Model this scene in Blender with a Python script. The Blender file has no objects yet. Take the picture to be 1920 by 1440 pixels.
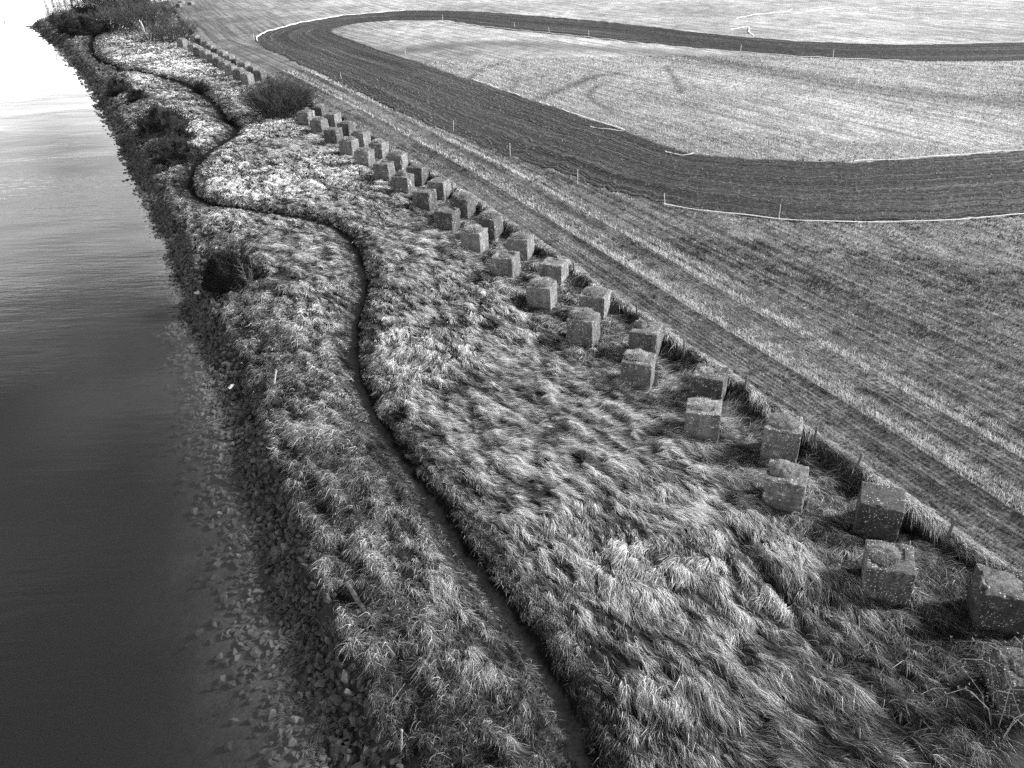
import bpy, bmesh, math, random
import numpy as np
from mathutils import Vector, Matrix, Euler

random.seed(7)
RNG = np.random.default_rng(11)
scene = bpy.context.scene
col = scene.collection

# ------------------------------------------------------------------ camera, sky, sun, exposure
cam_data = bpy.data.cameras.new('camera')
cam_data.sensor_fit = 'HORIZONTAL'
cam_data.sensor_width = 36.0
cam_data.lens = 36.0 * 1561.0 / 1920.0
cam_data.clip_start = 0.1
cam_data.clip_end = 3000.0
cam = bpy.data.objects.new('camera', cam_data)
col.objects.link(cam)
cam.location = (0.0, 0.0, 16.04)
cam.rotation_euler = (Euler((math.radians(90.0 - 29.01), 0, 0)).to_matrix() @ Euler((0, 0, math.radians(-1.96))).to_matrix()).to_euler()
scene.camera = cam

SUN_AZ = math.radians(78.0)      # clockwise from +Y (the way the camera looks)
SUN_EL = math.radians(33.0)
world = bpy.data.worlds.new('World')
scene.world = world
world.use_nodes = True
wn, wl = world.node_tree.nodes, world.node_tree.links
wn.clear()
w_out = wn.new('ShaderNodeOutputWorld')
w_bg = wn.new('ShaderNodeBackground')
sky = wn.new('ShaderNodeTexSky')
sky.sky_type = 'NISHITA'
sky.sun_disc = False
sky.sun_elevation = SUN_EL
sky.sun_rotation = SUN_AZ
sky.altitude = 0
sky.air_density = 1.0
sky.dust_density = 1.0
w_bw = wn.new('ShaderNodeRGBToBW')                # the photograph is black and white
w_tc = wn.new('ShaderNodeTexCoord')
w_map = wn.new('ShaderNodeMapping')
w_map.inputs['Scale'].default_value = (1.0, 1.0, 2.6)
w_noise = wn.new('ShaderNodeTexNoise')
w_noise.inputs['Scale'].default_value = 3.2
w_noise.inputs['Detail'].default_value = 5
w_cl = wn.new('ShaderNodeMapRange')
w_cl.inputs['From Min'].default_value = 0.34
w_cl.inputs['From Max'].default_value = 0.68
w_cl.inputs['To Min'].default_value = 0.4
w_cl.inputs['To Max'].default_value = 1.7
w_mul = wn.new('ShaderNodeMath'); w_mul.operation = 'MULTIPLY'
wl.new(w_tc.outputs['Generated'], w_map.inputs['Vector'])
wl.new(w_map.outputs['Vector'], w_noise.inputs['Vector'])
wl.new(w_noise.outputs['Fac'], w_cl.inputs['Value'])
wl.new(sky.outputs['Color'], w_bw.inputs['Color'])
wl.new(w_bw.outputs['Val'], w_mul.inputs[0])
wl.new(w_cl.outputs['Result'], w_mul.inputs[1])
# a bright hazy horizon all round
w_sep = wn.new('ShaderNodeSeparateXYZ'); wl.new(w_tc.outputs['Generated'], w_sep.inputs[0])
w_hz = wn.new('ShaderNodeMapRange'); w_hz.interpolation_type = 'SMOOTHSTEP'
w_hz.inputs['From Min'].default_value = 0.0; w_hz.inputs['From Max'].default_value = 0.80
w_hz.inputs['To Min'].default_value = 5.2; w_hz.inputs['To Max'].default_value = 1.0
wl.new(w_sep.outputs[2], w_hz.inputs['Value'])
w_mul2 = wn.new('ShaderNodeMath'); w_mul2.operation = 'MULTIPLY'
wl.new(w_mul.outputs[0], w_mul2.inputs[0]); wl.new(w_hz.outputs[0], w_mul2.inputs[1])
wl.new(w_mul2.outputs[0], w_bg.inputs['Color'])
w_bg.inputs['Strength'].default_value = 0.06
wl.new(w_bg.outputs[0], w_out.inputs['Surface'])

sun_data = bpy.data.lights.new('sun', 'SUN')
sun_data.energy = 5.0
sun_data.angle = math.radians(8.0)
sun_data.color = (1.0, 1.0, 1.0)
sun = bpy.data.objects.new('sun', sun_data)
col.objects.link(sun)
to_sun = Vector((math.sin(SUN_AZ) * math.cos(SUN_EL), math.cos(SUN_AZ) * math.cos(SUN_EL), math.sin(SUN_EL)))
sun.rotation_euler = to_sun.to_track_quat('Z', 'Y').to_euler()
sun.location = to_sun * 100

vs = scene.view_settings
vs.view_transform = 'Standard'; vs.look = 'None'; vs.gamma = 1.0
vs.use_curve_mapping = False
vs.exposure = 1.1
scene.cycles.use_denoising = False
scene.cycles.max_bounces = 6
scene.cycles.diffuse_bounces = 2
scene.cycles.transparent_max_bounces = 12
scene.cycles_curves.shape = 'RIBBONS'
scene.cycles_curves.subdivisions = 2
scene.render.film_transparent = False
WATER_Z = -1.6
FIELD_Z = 0.5

# ------------------------------------------------------------------ survey of the place (metres; +Y is the way the camera looks)
SHORE = [[-1.2,-30],[-2.2,2],[-3.2,9],[-4.09,12.24],[-4.61,13.1],[-5.13,14.17],[-5.73,15.53],[-6.49,17.26],[-7.23,19.01],[-8.03,20.99],[-9.04,23.28],[-10.2,25.92],[-11.58,29.04],[-12.99,32.24],[-14.16,34.87],[-15.86,38.51],[-17.79,42.78],[-19.93,47.87],[-22.22,52.95],[-24.1,56.49],[-26.72,61.84],[-29.88,68.14],[-33.5,75.64],[-38.07,84.76],[-43.1,94.53],[-48.94,106.48],[-55.69,119.26],[-59.4,126.71],[-64.1,135.2],[-69.63,144.85],[-77.49,159.73],[-82.88,168.52],[-91.96,183.53],[-108.91,212.05],[-110.07,218.36],[-113.0,228.0],[-112.0,243.0],[-104.0,252.0],[-90.0,262.0],[-80.0,285.0],[-100.0,318.0],[-160.0,326.0],[-260.0,335.0],[-420.0,350.0],[-800.0,380.0]]
LAND = SHORE + [[-800, 900], [900, 900], [900, -30]]
PATH = [[2.2,7.5],[1.59,10.93],[1.44,11.69],[1.24,12.65],[1.01,13.7],[0.45,15.23],[-0.21,16.57],[-0.86,17.85],[-1.58,19.27],[-2.48,21.12],[-3.4,22.91],[-4.33,24.93],[-5.29,27.21],[-6.17,29.8],[-6.9,32.78],[-7.34,36.22],[-7.32,38.81],[-7.74,41.76],[-8.57,45.14],[-9.57,48.01],[-10.94,50.38],[-12.97,52.23],[-15.31,53.4],[-17.79,54.86],[-20.02,56.35],[-21.99,58.53],[-23.86,62.28],[-24.66,66.29],[-24.96,70.7],[-24.73,74.55],[-24.61,78.36],[-25.24,81.22],[-27.42,84.77],[-29.49,89.68],[-31.34,94.42],[-34.82,100.96],[-38.99,108.03],[-44.53,115.36],[-49.82,121.05],[-52.21,121.59],[-55.61,127.29],[-60.21,133.73],[-64.72,141.9],[-70.93,155.63],[-77.38,173.59],[-79.73,185.67]]
OUTER = [[80.0,52.0],[60.0,48.5],[42.0,46.6],[29.63,45.9],[24.05,45.25],[20.09,45.48],[15.74,46.44],[10.76,49.38],[8.77,51.87],[6.71,53.68],[4.68,57.48],[0.47,63.65],[-4.74,72.94],[-9.72,81.53],[-18.28,99.97],[-29.32,122.61],[-35.02,134.03],[-38.98,144.06],[-40.71,150.23],[-40.8,158.0],[-38.14,172.18],[-31.86,183.41],[-26.01,188.1],[-19.62,190.5],[-11.64,187.55],[-3.32,182.16],[6.37,170.07],[15.36,159.27],[23.08,148.14],[28.29,138.86],[35.51,128.58],[41.14,122.12],[47.01,118.24],[52.96,115.55],[59.11,113.91],[67.33,113.85],[90.0,114.5],[130.0,116.0]]
INNER = [[80.0,67.0],[50.0,62.0],[37.57,60.2],[32.98,59.27],[29.01,58.9],[24.46,58.47],[21.58,59.31],[18.06,60.41],[14.47,61.7],[13.46,63.15],[11.72,66.54],[10.17,70.62],[7.98,75.23],[5.69,80.14],[3.4,84.77],[-0.07,91.96],[-3.66,99.51],[-6.91,106.83],[-13.43,120.32],[-18.63,130.99],[-26.02,147.51],[-28.79,154.42],[-29.48,159.55],[-28.49,162.68],[-26.13,168.28],[-19.77,170.99],[-10.54,167.91],[-1.27,151.69],[7.77,141.34],[15.79,130.94],[24.76,120.81],[30.44,114.57],[37.33,107.55],[46.03,102.38],[55.3,100.21],[70.0,99.0],[130.0,100.0]]
ROW_WATER = [[-18.48,81.07,-24.5],[-16.52,77.14,-23.2],[-14.55,73.0,-19.6],[-12.54,68.49,-20.5],[-10.75,64.63,-18.8],[-8.75,60.65,-18.2],[-7.03,57.04,-19.4],[-5.23,53.02,-21.8],[-3.56,48.82,-23.9],[-1.82,44.81,-22.5],[-0.09,40.73,-22.2],[1.58,36.67,-20.1],[3.19,32.77,-23.6],[4.94,28.73,-17.9],[6.65,24.87,-15.7],[8.33,20.81,-23.8],[9.91,16.91,-20.7],[11.4,13.05,-12.0]]
ROW_FIELD = [[-17.54,83.09,-26.6],[-15.77,79.68,-23.7],[-13.81,75.38,-23.8],[-11.96,71.25,-21.7],[-9.96,67.25,-21.8],[-8.02,63.15,-19.6],[-6.23,59.46,-22.0],[-4.41,55.46,-24.1],[-2.68,51.32,-25.2],[-0.98,47.19,-27.5],[0.73,43.46,-21.8],[2.31,39.45,-23.1],[3.95,35.36,-21.0],[5.68,31.45,-21.7],[7.44,27.39,-23.9],[9.08,23.66,-21.2],[10.67,19.48,-24.2],[12.3,15.75,-17.0]]
FAR_FIELD = [[-51.0,150.6],[-48.7,145.9],[-46.1,141.2],[-44.1,136.3],[-41.8,131.9],[-39.8,127.7],[-37.6,123.3],[-35.6,119.2],[-33.5,115.7],[-31.4,111.8],[-29.6,108.2]]
FAR_WATER = [[-51.2,144.8],[-47.2,137.7],[-45.0,133.4],[-42.8,129.4],[-40.5,125.1],[-38.3,120.5],[-36.5,117.2],[-34.5,113.1],[-32.4,109.3],[-30.5,105.6]]
FAR_TOP = [[-79.2,217.9],[-80.3,223.7],[-77.6,222.7],[-76.2,227.1],[-80.0,231.6]]
ROWLINE = [[20.5,-9.0],[13.3,9.0]] + [[a, b] for a, b, c in ROW_WATER[:17]][::-1] + [[-30.5,105.6],[-40.5,125.1],[-51.2,144.8],[-80.5,217.9],[-120.0,320.0],[-180.0,500.0]]
CREASE = [[6.4,19.0],[6.9,17.47],[7.21,15.65],[7.59,14.39],[7.99,13.72],[8.6,12.6]]
WORN = [([[-18.02,126.24],[-14.53,125.36],[-9.16,129.7],[-3.02,132.95],[4.76,129.0],[15.36,121.05],[23.11,112.42],[30.41,97.87],[35.69,88.09],[40.66,81.21],[47.31,76.05],[70,66]], 3.2, .7),
        ([[3.06,85.39],[6.72,92.24],[10.88,99.43],[13.42,100.41]], .7, .9), ([[10.1,78.39],[9.12,82.91],[8.71,86.63],[9.23,90.15],[10.49,93.14]], .35, .8),
        ([[-3.66,99.51],[-2.58,107.13],[-0.3,110.97]], .4, .8), ([[0.95,91.76],[2.11,100.16],[0.27,98.7]], .35, .8), ([[19.61,104.25],[18.95,96.61],[18.11,86.92]], .35, .8)]

# ------------------------------------------------------------------ numpy helpers
LAT = RNG.random((4, 256, 256))
def vnoise(x, y, k=0):
    x = np.asarray(x, float); y = np.asarray(y, float)
    xi = np.floor(x).astype(int); yi = np.floor(y).astype(int)
    fx = x - xi; fy = y - yi
    fx = fx * fx * (3 - 2 * fx); fy = fy * fy * (3 - 2 * fy)
    L = LAT[k]
    a = L[xi & 255, yi & 255]; b = L[(xi + 1) & 255, yi & 255]
    c = L[xi & 255, (yi + 1) & 255]; d = L[(xi + 1) & 255, (yi + 1) & 255]
    return (a * (1 - fx) + b * fx) * (1 - fy) + (c * (1 - fx) + d * fx) * fy
def fbm(x, y, o=4, k=0):
    s = 0; a = .5; t = 0
    for i in range(o):
        s = s + a * vnoise(x * 2 ** i + 17.3 * i, y * 2 ** i + 9.1 * i, (k + i) % 4); t += a; a *= .5
    return s / t
def smooth(a, b, x):
    t = np.clip((x - a) / (b - a), 0, 1); return t * t * (3 - 2 * t)
def dist_line(x, y, line, closed=False, signed=False):
    P = np.array(line, float); Q = np.vstack([P, P[:1]]) if closed else P
    best = np.full(x.shape, 1e18); sgn = np.ones(x.shape); arc = np.zeros(x.shape); acc = 0.0
    for i in range(len(Q) - 1):
        ax, ay = Q[i]; dx, dy = Q[i + 1] - Q[i]; L2 = dx * dx + dy * dy
        t = np.clip(((x - ax) * dx + (y - ay) * dy) / L2, 0, 1)
        ex = x - ax - t * dx; ey = y - ay - t * dy
        d = ex * ex + ey * ey; m = d < best
        best = np.where(m, d, best)
        if signed:
            sgn = np.where(m, np.where(dx * ey - dy * ex >= 0, 1.0, -1.0), sgn)
            arc = np.where(m, acc + t * math.sqrt(L2), arc)
        acc += math.sqrt(L2)
    best = np.sqrt(best)
    return (best, sgn, arc) if signed else best
def inside(x, y, poly):
    P = np.array(poly, float); r = np.zeros(x.shape, bool); j = len(P) - 1
    for i in range(len(P)):
        xi, yi = P[i]; xj, yj = P[j]
        if yi != yj:
            r ^= ((yi > y) != (yj > y)) & (x < (xj - xi) * (y - yi) / (yj - yi) + xi)
        j = i
    return r
def fields(x, y):
    """shore distance (+ inland), path distance, row offset t and run s, track offsets, crease, worn"""
    ds = dist_line(x, y, SHORE); ds = np.where(inside(x, y, LAND), ds, -ds)
    dp = dist_line(x, y, PATH)
    t, sg, s = dist_line(x, y, ROWLINE, signed=True)
    t = -t * sg
    do = dist_line(x, y, OUTER); di = dist_line(x, y, INNER)
    io = inside(x, y, OUTER + [[900, 116], [900, 52]]); ii = inside(x, y, INNER + [[900, 100], [900, 67]])
    do = np.where(io, do, -do); di = np.where(ii, -di, di)
    dc = dist_line(x, y, CREASE)
    wo = np.zeros(x.shape)
    for ln, w, a in WORN:
        wo = np.maximum(wo, a * np.exp(-(dist_line(x, y, ln) / w) ** 2))
    return np.stack([ds, dp, t, s, do, di, dc, wo])
def height_from(x, y, F):
    ds, dp, t, s, do, di, dc, wo = F
    n1 = fbm(x * .22, y * .22, 3, 0) - .5
    n2 = fbm(x * 1.1, y * 1.1, 3, 1) - .5
    wob = (fbm(x * .35, y * .35, 3, 2) - .5) * 1.6
    d = ds + wob * smooth(0, 2, np.abs(ds) + .6)
    bank = np.interp(d, [-40, -12, -4, -1.2, 0, .7, 1.3, 2.6, 4.5], [-5.0, -3.9, -2.45, -1.86, -1.62, -1.25, -.72, -.30, 0.0])
    z = bank + (n1 * .38 + n2 * .16) * smooth(.5, 4, ds)
    onbank = smooth(3, 5, ds) * (1 - smooth(2.3, 2.9, t))
    # hollow where the blocks stand, then the lip up to the field
    z = z - .16 * np.exp(-((t - 1.2) / 1.5) ** 2) * smooth(3, 5, ds)
    fz = FIELD_Z - .22 * (1 - smooth(2.6, 7.0, t)) + .05 * n1 + .03 * n2 + .08 * np.exp(-((t - 3.1) / .35) ** 2) - .05 * np.exp(-((t - 7.0) / .35) ** 2) - .05 * np.exp(-((t - 4.9) / .25) ** 2)
    k = smooth(2.45, 2.95, t + n2 * .6) * smooth(6, 9, ds)
    z = z * (1 - k) + fz * k
    z = z - .19 * np.exp(-(dp / .46) ** 2) * (.75 + .5 * fbm(x * .6, y * .6, 2, 3)) * (1 - k) - .12 * np.exp(-(dp / 1.1) ** 2) * (1 - k)
    z = z - .30 * np.exp(-(dc / .22) ** 2)
    return z
# the survey fields on two rasters: fine near, coarse far
def raster(x0, x1, y0, y1, st):
    xs = np.arange(x0, x1, st); ys = np.arange(y0, y1, st)
    X, Y = np.meshgrid(xs, ys, indexing='ij')
    F = fields(X, Y); Z = height_from(X, Y, F)
    return (x0, y0, st, np.concatenate([F, Z[None]]).astype(np.float32))
R_NEAR = raster(-40, 42, 4, 72, .15)
R_FAR = raster(-150, 110, 60, 250, .5)
def sample(x, y):
    out = np.zeros((9,) + x.shape)
    for (x0, y0, st, A), m in ((R_FAR, y > 70), (R_NEAR, y <= 70)):
        if not m.any(): continue
        u = np.clip((x[m] - x0) / st, 0, A.shape[1] - 1.001); v = np.clip((y[m] - y0) / st, 0, A.shape[2] - 1.001)
        i = u.astype(int); j = v.astype(int); u = u - i; v = v - j
        out[:, m] = (A[:, i, j] * (1 - u) + A[:, i + 1, j] * u) * (1 - v) + (A[:, i, j + 1] * (1 - u) + A[:, i + 1, j + 1] * u) * v
    return out
def ground_z(x, y):
    return float(sample(np.array([float(x)]), np.array([float(y)]))[8, 0])

# ------------------------------------------------------------------ object helpers
def tag(o, label=None, category=None, group=None, kind=None):
    if label: o['label'] = label
    if category: o['category'] = category
    if group: o['group'] = group
    if kind: o['kind'] = kind
    return o
def link(o, parent=None):
    col.objects.link(o)
    if parent is not None: o.parent = parent
    return o
def mesh_obj(name, verts, faces, mat, parent=None, smooth_shade=False):
    me = bpy.data.meshes.new(name)
    me.from_pydata([tuple(v) for v in verts], [], [tuple(f) for f in faces])
    me.materials.append(mat)
    if smooth_shade: me.polygons.foreach_set('use_smooth', [True] * len(me.polygons))
    me.update()
    return link(bpy.data.objects.new(name, me), parent)
def fast_mesh(name, V, Fq, mat, parent=None, smooth_shade=True):
    """V (n,3) array, Fq (m,k) array of k-gons"""
    me = bpy.data.meshes.new(name)
    k = Fq.shape[1]
    me.vertices.add(len(V)); me.vertices.foreach_set('co', np.ascontiguousarray(V, np.float32).ravel())
    me.loops.add(Fq.size); me.loops.foreach_set('vertex_index', np.ascontiguousarray(Fq, np.int32).ravel())
    me.polygons.add(len(Fq)); me.polygons.foreach_set('loop_start', np.arange(0, Fq.size, k, dtype=np.int32))
    me.update(calc_edges=True)
    me.polygons.foreach_set('use_smooth', np.full(len(Fq), smooth_shade))
    me.materials.append(mat)
    me.validate()
    return link(bpy.data.objects.new(name, me), parent)
def add_attr(o, name, vals, domain='POINT'):
    a = o.data.attributes.new(name, 'FLOAT', domain)
    a.data.foreach_set('value', np.ascontiguousarray(vals, np.float32))
def hair(name, pts, rad, shade, mat, parent=None):
    n, k, _ = pts.shape
    cu = bpy.data.hair_curves.new(name)
    cu.add_curves([k] * n)
    cu.attributes['position'].data.foreach_set('vector', np.ascontiguousarray(pts, np.float32).ravel())
    ra = cu.attributes.get('radius') or cu.attributes.new('radius', 'FLOAT', 'POINT')
    ra.data.foreach_set('value', np.ascontiguousarray(rad, np.float32).ravel())
    sa = cu.attributes.new('shade', 'FLOAT', 'CURVE')
    sa.data.foreach_set('value', np.ascontiguousarray(shade, np.float32))
    cu.materials.append(mat)
    return link(bpy.data.objects.new(name, cu), parent)

# ------------------------------------------------------------------ materials
def new_mat(name):
    m = bpy.data.materials.new(name); m.use_nodes = True
    nt = m.node_tree; nt.nodes.clear()
    out = nt.nodes.new('ShaderNodeOutputMaterial')
    return m, nt, out
def N(nt, typ, **kw):
    n = nt.nodes.new(typ)
    for k, v in kw.items():
        if k in ('operation', 'noise_dimensions', 'feature', 'data_type', 'attribute_name', 'wave_type', 'bands_direction', 'blend_type', 'distance'): setattr(n, k, v)
        else: n.inputs[k.replace('_', ' ')].default_value = v
    return n
def ramp(nt, src, stops):
    r = nt.nodes.new('ShaderNodeValToRGB')
    e = r.color_ramp.elements
    while len(e) < len(stops): e.new(0.5)
    for el, (p, v) in zip(e, stops):
        el.position = p; el.color = (v, v, v, 1)
    nt.links.new(src, r.inputs['Fac'])
    return r.outputs['Color']
def mathn(nt, op, a, b=None):
    n = nt.nodes.new('ShaderNodeMath'); n.operation = op
    for i, s in enumerate((a, b)):
        if s is None: continue
        if isinstance(s, (int, float)): n.inputs[i].default_value = s
        else: nt.links.new(s, n.inputs[i])
    return n.outputs[0]
def mixc(nt, fac, a, b, mode='MIX'):
    n = nt.nodes.new('ShaderNodeMix'); n.data_type = 'RGBA'; n.blend_type = mode
    for idx, s in ((0, fac), (6, a), (7, b)):
        if isinstance(s, (int, float)):
            n.inputs[idx].default_value = s if idx == 0 else (s, s, s, 1)
        else: nt.links.new(s, n.inputs[idx])
    return n.outputs[2]
def tex(nt, coord, scale, detail=4, rough=.55, stretch=None, typ='ShaderNodeTexNoise'):
    t = nt.nodes.new(typ)
    t.inputs['Scale'].default_value = scale
    if typ == 'ShaderNodeTexNoise':
        t.inputs['Detail'].default_value = detail; t.inputs['Roughness'].default_value = rough
    if stretch:
        mp = nt.nodes.new('ShaderNodeMapping'); mp.inputs['Scale'].default_value = stretch
        nt.links.new(coord, mp.inputs['Vector']); coord = mp.outputs['Vector']
    nt.links.new(coord, t.inputs['Vector'])
    return t
def finish(nt, out, color, rough=.9, height=None, bump=.3, dist=.02, spec=.2):
    b = nt.nodes.new('ShaderNodeBsdfPrincipled')
    if isinstance(color, (int, float)): b.inputs['Base Color'].default_value = (color, color, color, 1)
    else: nt.links.new(color, b.inputs['Base Color'])
    b.inputs['Roughness'].default_value = rough
    b.inputs['Specular IOR Level'].default_value = spec
    if height is not None:
        bp = nt.nodes.new('ShaderNodeBump'); bp.inputs['Strength'].default_value = bump; bp.inputs['Distance'].default_value = dist
        nt.links.new(height, bp.inputs['Height']); nt.links.new(bp.outputs['Normal'], b.inputs['Normal'])
    nt.links.new(b.outputs[0], out.inputs['Surface'])
    return b
def geo(nt): return nt.nodes.new('ShaderNodeNewGeometry').outputs['Position']
def obj_co(nt):
    """object coordinates shifted by the object's own random number, so that no two blocks match"""
    tc = nt.nodes.new('ShaderNodeTexCoord'); oi = nt.nodes.new('ShaderNodeObjectInfo')
    s = mathn(nt, 'MULTIPLY', oi.outputs['Random'], 57.0)
    v = nt.nodes.new('ShaderNodeVectorMath'); v.operation = 'ADD'
    nt.links.new(tc.outputs['Object'], v.inputs[0]); nt.links.new(s, v.inputs[1])
    return v.outputs[0], oi.outputs['Random'], tc.outputs['Object']
def attr(nt, name):
    a = nt.nodes.new('ShaderNodeAttribute'); a.attribute_name = name
    return a.outputs['Fac']

def mat_blades(name, gain=1.0, trans=.18):
    m, nt, out = new_mat(name)
    sh = attr(nt, 'shade')
    c = mathn(nt, 'MULTIPLY', sh, gain)
    d = nt.nodes.new('ShaderNodeBsdfDiffuse'); t = nt.nodes.new('ShaderNodeBsdfTranslucent')
    nt.links.new(c, d.inputs['Color']); nt.links.new(c, t.inputs['Color'])
    mx = nt.nodes.new('ShaderNodeMixShader'); mx.inputs[0].default_value = trans
    nt.links.new(d.outputs[0], mx.inputs[1]); nt.links.new(t.outputs[0], mx.inputs[2])
    nt.links.new(mx.outputs[0], out.inputs['Surface'])
    return m
M = {}
M['straw'] = mat_blades('dry_grass_blades')
M['stubble'] = mat_blades('stubble_blades', 1.0, .25)

m, nt, out = new_mat('bank_turf'); M['turf'] = m
p = geo(nt)
a = tex(nt, p, 6.0, 6, .7).outputs['Fac']; b_ = tex(nt, p, .5, 3).outputs['Fac']
c = mixc(nt, .5, ramp(nt, a, [(.35, .006), (.7, .05)]), ramp(nt, b_, [(.3, .01), (.7, .04)]))
finish(nt, out, c, .95, a, .8, .05)

m, nt, out = new_mat('trodden_soil'); M['soil'] = m
p = geo(nt)
a = tex(nt, p, 9.0, 6, .7).outputs['Fac']; b_ = tex(nt, p, 1.3, 3).outputs['Fac']
c = mixc(nt, .4, ramp(nt, a, [(.3, .004), (.75, .020)]), ramp(nt, b_, [(.3, .004), (.7, .016)]))
finish(nt, out, c, .95, a, .8, .05, 0.0)

m, nt, out = new_mat('stubble_ground'); M['field'] = m
p = geo(nt)
tt, ss, wo = attr(nt, 'row_t'), attr(nt, 'row_s'), attr(nt, 'worn')
cx = nt.nodes.new('ShaderNodeCombineXYZ'); nt.links.new(tt, cx.inputs[0]); nt.links.new(ss, cx.inputs[1])
rows = tex(nt, cx.outputs[0], 1.0, 4, .6, (1.7, .035, 1)).outputs['Fac']
fine = tex(nt, cx.outputs[0], 1.0, 5, .75, (7.5, 2.2, 1)).outputs['Fac']
grit = tex(nt, p, 5.0, 5, .85).outputs['Fac']
big = tex(nt, p, .045, 4, .6).outputs['Fac']
base = mixc(nt, .5, ramp(nt, fine, [(.38, .03), (.64, .66)]), ramp(nt, grit, [(.40, .03), (.62, .62)]))
drill = mathn(nt, 'SINE', mathn(nt, 'ADD', mathn(nt, 'MULTIPLY', tt, 10.5), mathn(nt, 'MULTIPLY', rows, 9.0)))
drill = mathn(nt, 'ADD', mathn(nt, 'MULTIPLY', drill, .11), .97)
base = mixc(nt, .85, base, ramp(nt, rows, [(.34, .35), (.60, 1.3)]), 'MULTIPLY')
base = mixc(nt, 1.0, base, drill, 'MULTIPLY')
base = mixc(nt, .8, base, ramp(nt, big, [(.35, .55), (.65, 1.15)]), 'MULTIPLY')
mid = tex(nt, p, .5, 4, .65, (1.0, .55, 1)).outputs['Fac']
base = mixc(nt, .7, base, ramp(nt, mid, [(.36, .5), (.62, 1.2)]), 'MULTIPLY')
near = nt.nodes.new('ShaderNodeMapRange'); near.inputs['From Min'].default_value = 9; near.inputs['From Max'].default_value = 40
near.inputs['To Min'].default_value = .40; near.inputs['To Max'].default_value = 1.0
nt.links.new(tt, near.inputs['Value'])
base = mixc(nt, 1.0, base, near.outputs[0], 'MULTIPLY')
w2 = mathn(nt, 'MULTIPLY', wo, mathn(nt, 'ADD', fine, .45))
base = mixc(nt, w2, base, .055)
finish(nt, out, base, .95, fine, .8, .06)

m, nt, out = new_mat('harrowed_soil'); M['track'] = m
p = geo(nt)
ac, al = attr(nt, 'across'), attr(nt, 'along')
cx = nt.nodes.new('ShaderNodeCombineXYZ'); nt.links.new(ac, cx.inputs[0]); nt.links.new(al, cx.inputs[1])
lines = tex(nt, cx.outputs[0], 1.0, 3, .6, (3.6, .03, 1)).outputs['Fac']
clod = tex(nt, p, 4.2, 5, .85).outputs['Fac']
broad = tex(nt, cx.outputs[0], 1.0, 3, .5, (.5, .02, 1)).outputs['Fac']
c = mixc(nt, .5, ramp(nt, lines, [(.38, .004), (.52, .028), (.66, .12)]), ramp(nt, clod, [(.42, .003), (.54, .026), (.66, .22)]))
c = mixc(nt, .8, c, ramp(nt, broad, [(.35, .65), (.65, 1.35)]), 'MULTIPLY')
hsum = mathn(nt, 'ADD', mathn(nt, 'MULTIPLY', lines, 1.3), clod)
finish(nt, out, c, .95, hsum, .9, .10)

m, nt, out = new_mat('river_bed_mud'); M['bed'] = m
p = geo(nt)
a = tex(nt, p, 2.2, 6, .65).outputs['Fac']; b_ = tex(nt, p, 9, 4, .7).outputs['Fac']
c = mixc(nt, .5, ramp(nt, a, [(.35, .03), (.68, .16)]), ramp(nt, b_, [(.35, .03), (.7, .18)]))
finish(nt, out, c, .8, b_, .5, .04)

m, nt, out = new_mat('river_water'); M['water'] = m
p = geo(nt)
rip = tex(nt, p, 1.0, 3, .5, (.55, 2.3, 1)).outputs['Fac']
fin = tex(nt, p, 1.0, 2, .5, (3.0, 9.0, 1)).outputs['Fac']
swell = tex(nt, p, 1.0, 2, .5, (.05, .16, 1)).outputs['Fac']
calm = ramp(nt, tex(nt, p, .035, 3, .5, (1, 1.6, 1)).outputs['Fac'], [(.40, .18), (.62, 1.0)])
hh = mathn(nt, 'ADD', mathn(nt, 'ADD', rip, mathn(nt, 'MULTIPLY', fin, .16)), mathn(nt, 'MULTIPLY', swell, 4.0))
hh = mathn(nt, 'MULTIPLY', hh, calm)
bp = nt.nodes.new('ShaderNodeBump'); bp.inputs['Strength'].default_value = 1.0; bp.inputs['Distance'].default_value = .022
nt.links.new(hh, bp.inputs['Height'])
ge = nt.nodes.new('ShaderNodeNewGeometry')          # reflectance of water, the same from above and below
dt = nt.nodes.new('ShaderNodeVectorMath'); dt.operation = 'DOT_PRODUCT'
nt.links.new(bp.outputs[0], dt.inputs[0]); nt.links.new(ge.outputs['Incoming'], dt.inputs[1])
gz_ = mathn(nt, 'POWER', mathn(nt, 'MAXIMUM', mathn(nt, 'SUBTRACT', 1.0, mathn(nt, 'ABSOLUTE', dt.outputs['Value'])), 0.0), 5.0)
fr_out = mathn(nt, 'ADD', mathn(nt, 'MULTIPLY', gz_, .98), .02)
gl = nt.nodes.new('ShaderNodeBsdfGlossy'); gl.inputs['Roughness'].default_value = .06; gl.inputs['Color'].default_value = (1, 1, 1, 1)
nt.links.new(bp.outputs[0], gl.inputs['Normal'])
tr0 = nt.nodes.new('ShaderNodeBsdfTransparent')
silt = nt.nodes.new('ShaderNodeBsdfDiffuse'); silt.inputs['Color'].default_value = (.22, .22, .22, 1)
tr = nt.nodes.new('ShaderNodeMixShader'); tr.inputs[0].default_value = .055      # suspended silt
nt.links.new(tr0.outputs[0], tr.inputs[1]); nt.links.new(silt.outputs[0], tr.inputs[2])
mx = nt.nodes.new('ShaderNodeMixShader')
nt.links.new(fr_out, mx.inputs[0]); nt.links.new(tr.outputs[0], mx.inputs[1]); nt.links.new(gl.outputs[0], mx.inputs[2])
nt.links.new(mx.outputs[0], out.inputs['Surface'])
va = nt.nodes.new('ShaderNodeVolumeAbsorption'); va.inputs['Color'].default_value = (.2, .2, .2, 1); va.inputs['Density'].default_value = 1.5
nt.links.new(va.outputs[0], out.inputs['Volume'])

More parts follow.
